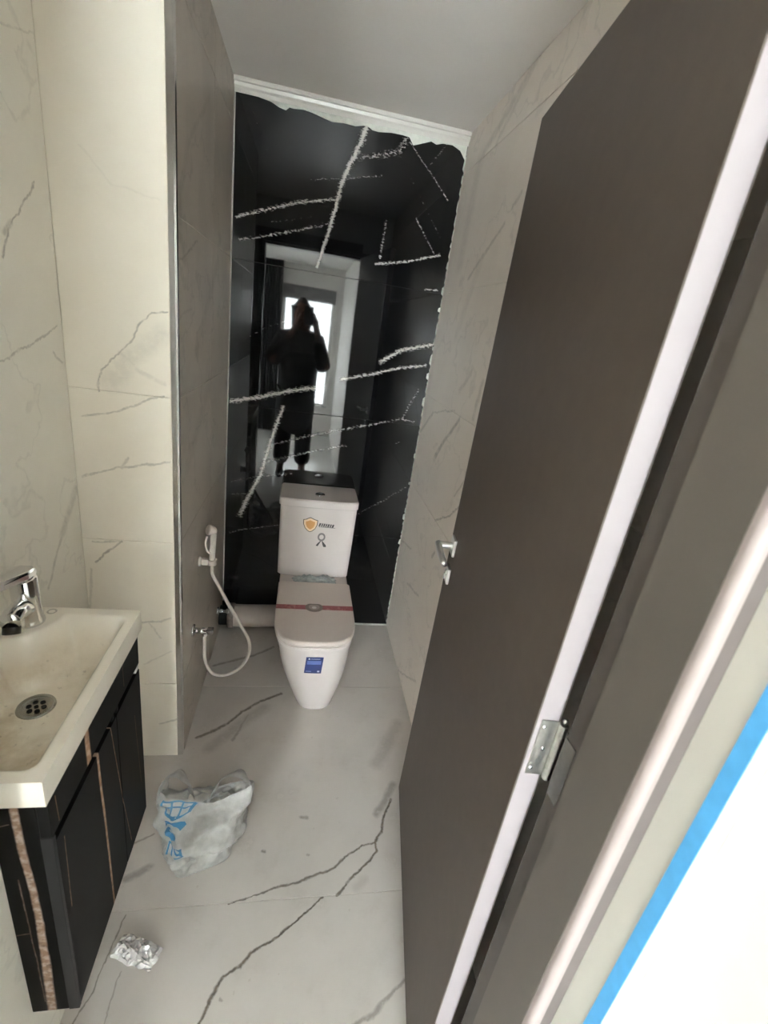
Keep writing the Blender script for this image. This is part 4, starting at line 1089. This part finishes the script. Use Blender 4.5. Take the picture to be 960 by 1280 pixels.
pel = add(P(0, 0, 0.94), 0.12)
wst = add(P(0, 0.01, 1.08), 0.115, pel); chs = add(P(0, 0.0, 1.26), 0.13, wst); upc = add(P(0, -0.01, 1.37), 0.11, chs); nk = add(P(0, 0.0, 1.46), 0.052, upc)
jw = add(P(0, 0.02, 1.53), 0.062, nk); hd1 = add(P(0, 0.015, 1.60), 0.075, jw); hd2 = add(P(0, 0.005, 1.66), 0.070, hd1); add(P(0, 0.0, 1.695), 0.045, hd2)
add(P(0, 0.098, 1.575), 0.010, hd1)                                   # nose
HANDS = {}
for s_, el_, wr_ in ((1, P(0.265, 0.10, 1.12), (0.062, -0.062, 1.525)), (-1, P(-0.25, 0.13, 1.14), (-0.075, -0.062, 1.535))):
    sh_ = add(P(0.165 * s_, -0.01, 1.385), 0.062, upc)
    e_ = add(el_, 0.045, sh_)
    w_ = add(wr_, 0.028, e_)
    pm_ = add((wr_[0] * 0.86, -0.050, wr_[2] + 0.045), (0.036, 0.018), w_)
    HANDS[s_] = (pm_, wr_)
    for k in range(4):                                                # four fingers around the phone edge
        b0 = add((wr_[0] * 0.70, -0.045, wr_[2] + 0.050 + 0.018 * (k - 1)), 0.0095, pm_)
        b1 = add((wr_[0] * 0.50, -0.042, wr_[2] + 0.055 + 0.018 * (k - 1)), 0.0085, b0)
        add((wr_[0] * (0.34 + 0.04 * abs(k - 1)), -0.0405, wr_[2] + 0.054 + 0.018 * (k - 1)), 0.0075, b1)
    t0 = add((wr_[0] * 0.95, -0.075, wr_[2] + 0.045), 0.011, w_)
    add((wr_[0] * 0.55, -0.070, wr_[2] + 0.065), 0.009, t0)
for s_ in (1, -1):
    hp = add(P(0.095 * s_, 0, 0.87), 0.088, pel); kn = add(P(0.105 * s_, 0.02, 0.48), 0.058, hp); an = add(P(0.11 * s_, -0.01, 0.095), 0.040, kn); add(P(0.115 * s_, 0.10, 0.035), 0.034, an)
person = skin('person', V, Ed, M_SKIN)
tag(person, 'person in dark hooded jacket taking the photo, mirrored in the black wall', 'person')
JV = [(P(0, 0, 0.42), 0.205), (P(0, 0, 0.75), 0.21), (P(0, 0.01, 1.05), 0.205), (P(0, 0.0, 1.25), 0.205), (P(0, -0.01, 1.38), 0.15), (P(0, -0.01, 1.455), 0.085),
      (P(0.165, -0.01, 1.360), 0.095), (P(0.245, 0.08, 1.12), 0.082), (P(0.15, 0.27, 1.40), 0.050), (P(-0.165, -0.01, 1.360), 0.095), (P(-0.25, 0.10, 1.14), 0.085), (P(-0.06, 0.27, 1.42), 0.050)]
skin('jacket', JV, [(0, 1), (1, 2), (2, 3), (3, 4), (4, 5), (4, 6), (6, 7), (7, 8), (4, 9), (9, 10), (10, 11)], M_JACKET, person, 2, 2)
skin('hood', [(P(0, -0.055, 1.45), 0.085), (P(0, -0.045, 1.56), 0.104), (P(0, -0.040, 1.65), 0.098), (P(0, -0.035, 1.715), 0.055), (P(0, -0.03, 1.745), 0.020)], [(0, 1), (1, 2), (2, 3), (3, 4)], M_JACKET, person, 2, 1)
TV = [(P(0, 0, 0.93), 0.135)]
TE = []
for s_ in (1, -1):
    b = len(TV)
    TV += [(P(0.095 * s_, 0, 0.84), 0.100), (P(0.100 * s_, 0.02, 0.48), 0.092), (P(0.11 * s_, -0.01, 0.12), 0.088)]
    TE += [(0, b), (b, b + 1), (b + 1, b + 2)]
skin('trousers', TV, TE, M_TROUS, person)
for s_ in (1, -1):
    skin('shoe', [(P(0.11 * s_, -0.045, 0.050), 0.046), (P(0.112 * s_, 0.03, 0.046), 0.045), (P(0.117 * s_, 0.10, 0.038), 0.038), (P(0.12 * s_, 0.15, 0.034), 0.030)], [(0, 1), (1, 2), (2, 3)], M_SHOE, person)
ph = empty('smartphone', (0, -0.026, 1.50)); tag(ph, 'dark smartphone held up in both hands, mirrored in the black wall', 'phone')
box('phone_body', -0.039, 0.039, -0.031, -0.023, 1.51, 1.665, plain('phone_black', (0.01, 0.01, 0.012, 1), 0.2), ph, bev=0.003, seg=2)
bm = bmesh.new(); lathe(bm, [(0.0, 0.0015), (0.006, 0.0015), (0.007, 0.0), (0.007, -0.001)], (0.024, -0.023, 1.64), 'Y', 16); bm_obj('camera_lens', bm, M_GLASS, ph)
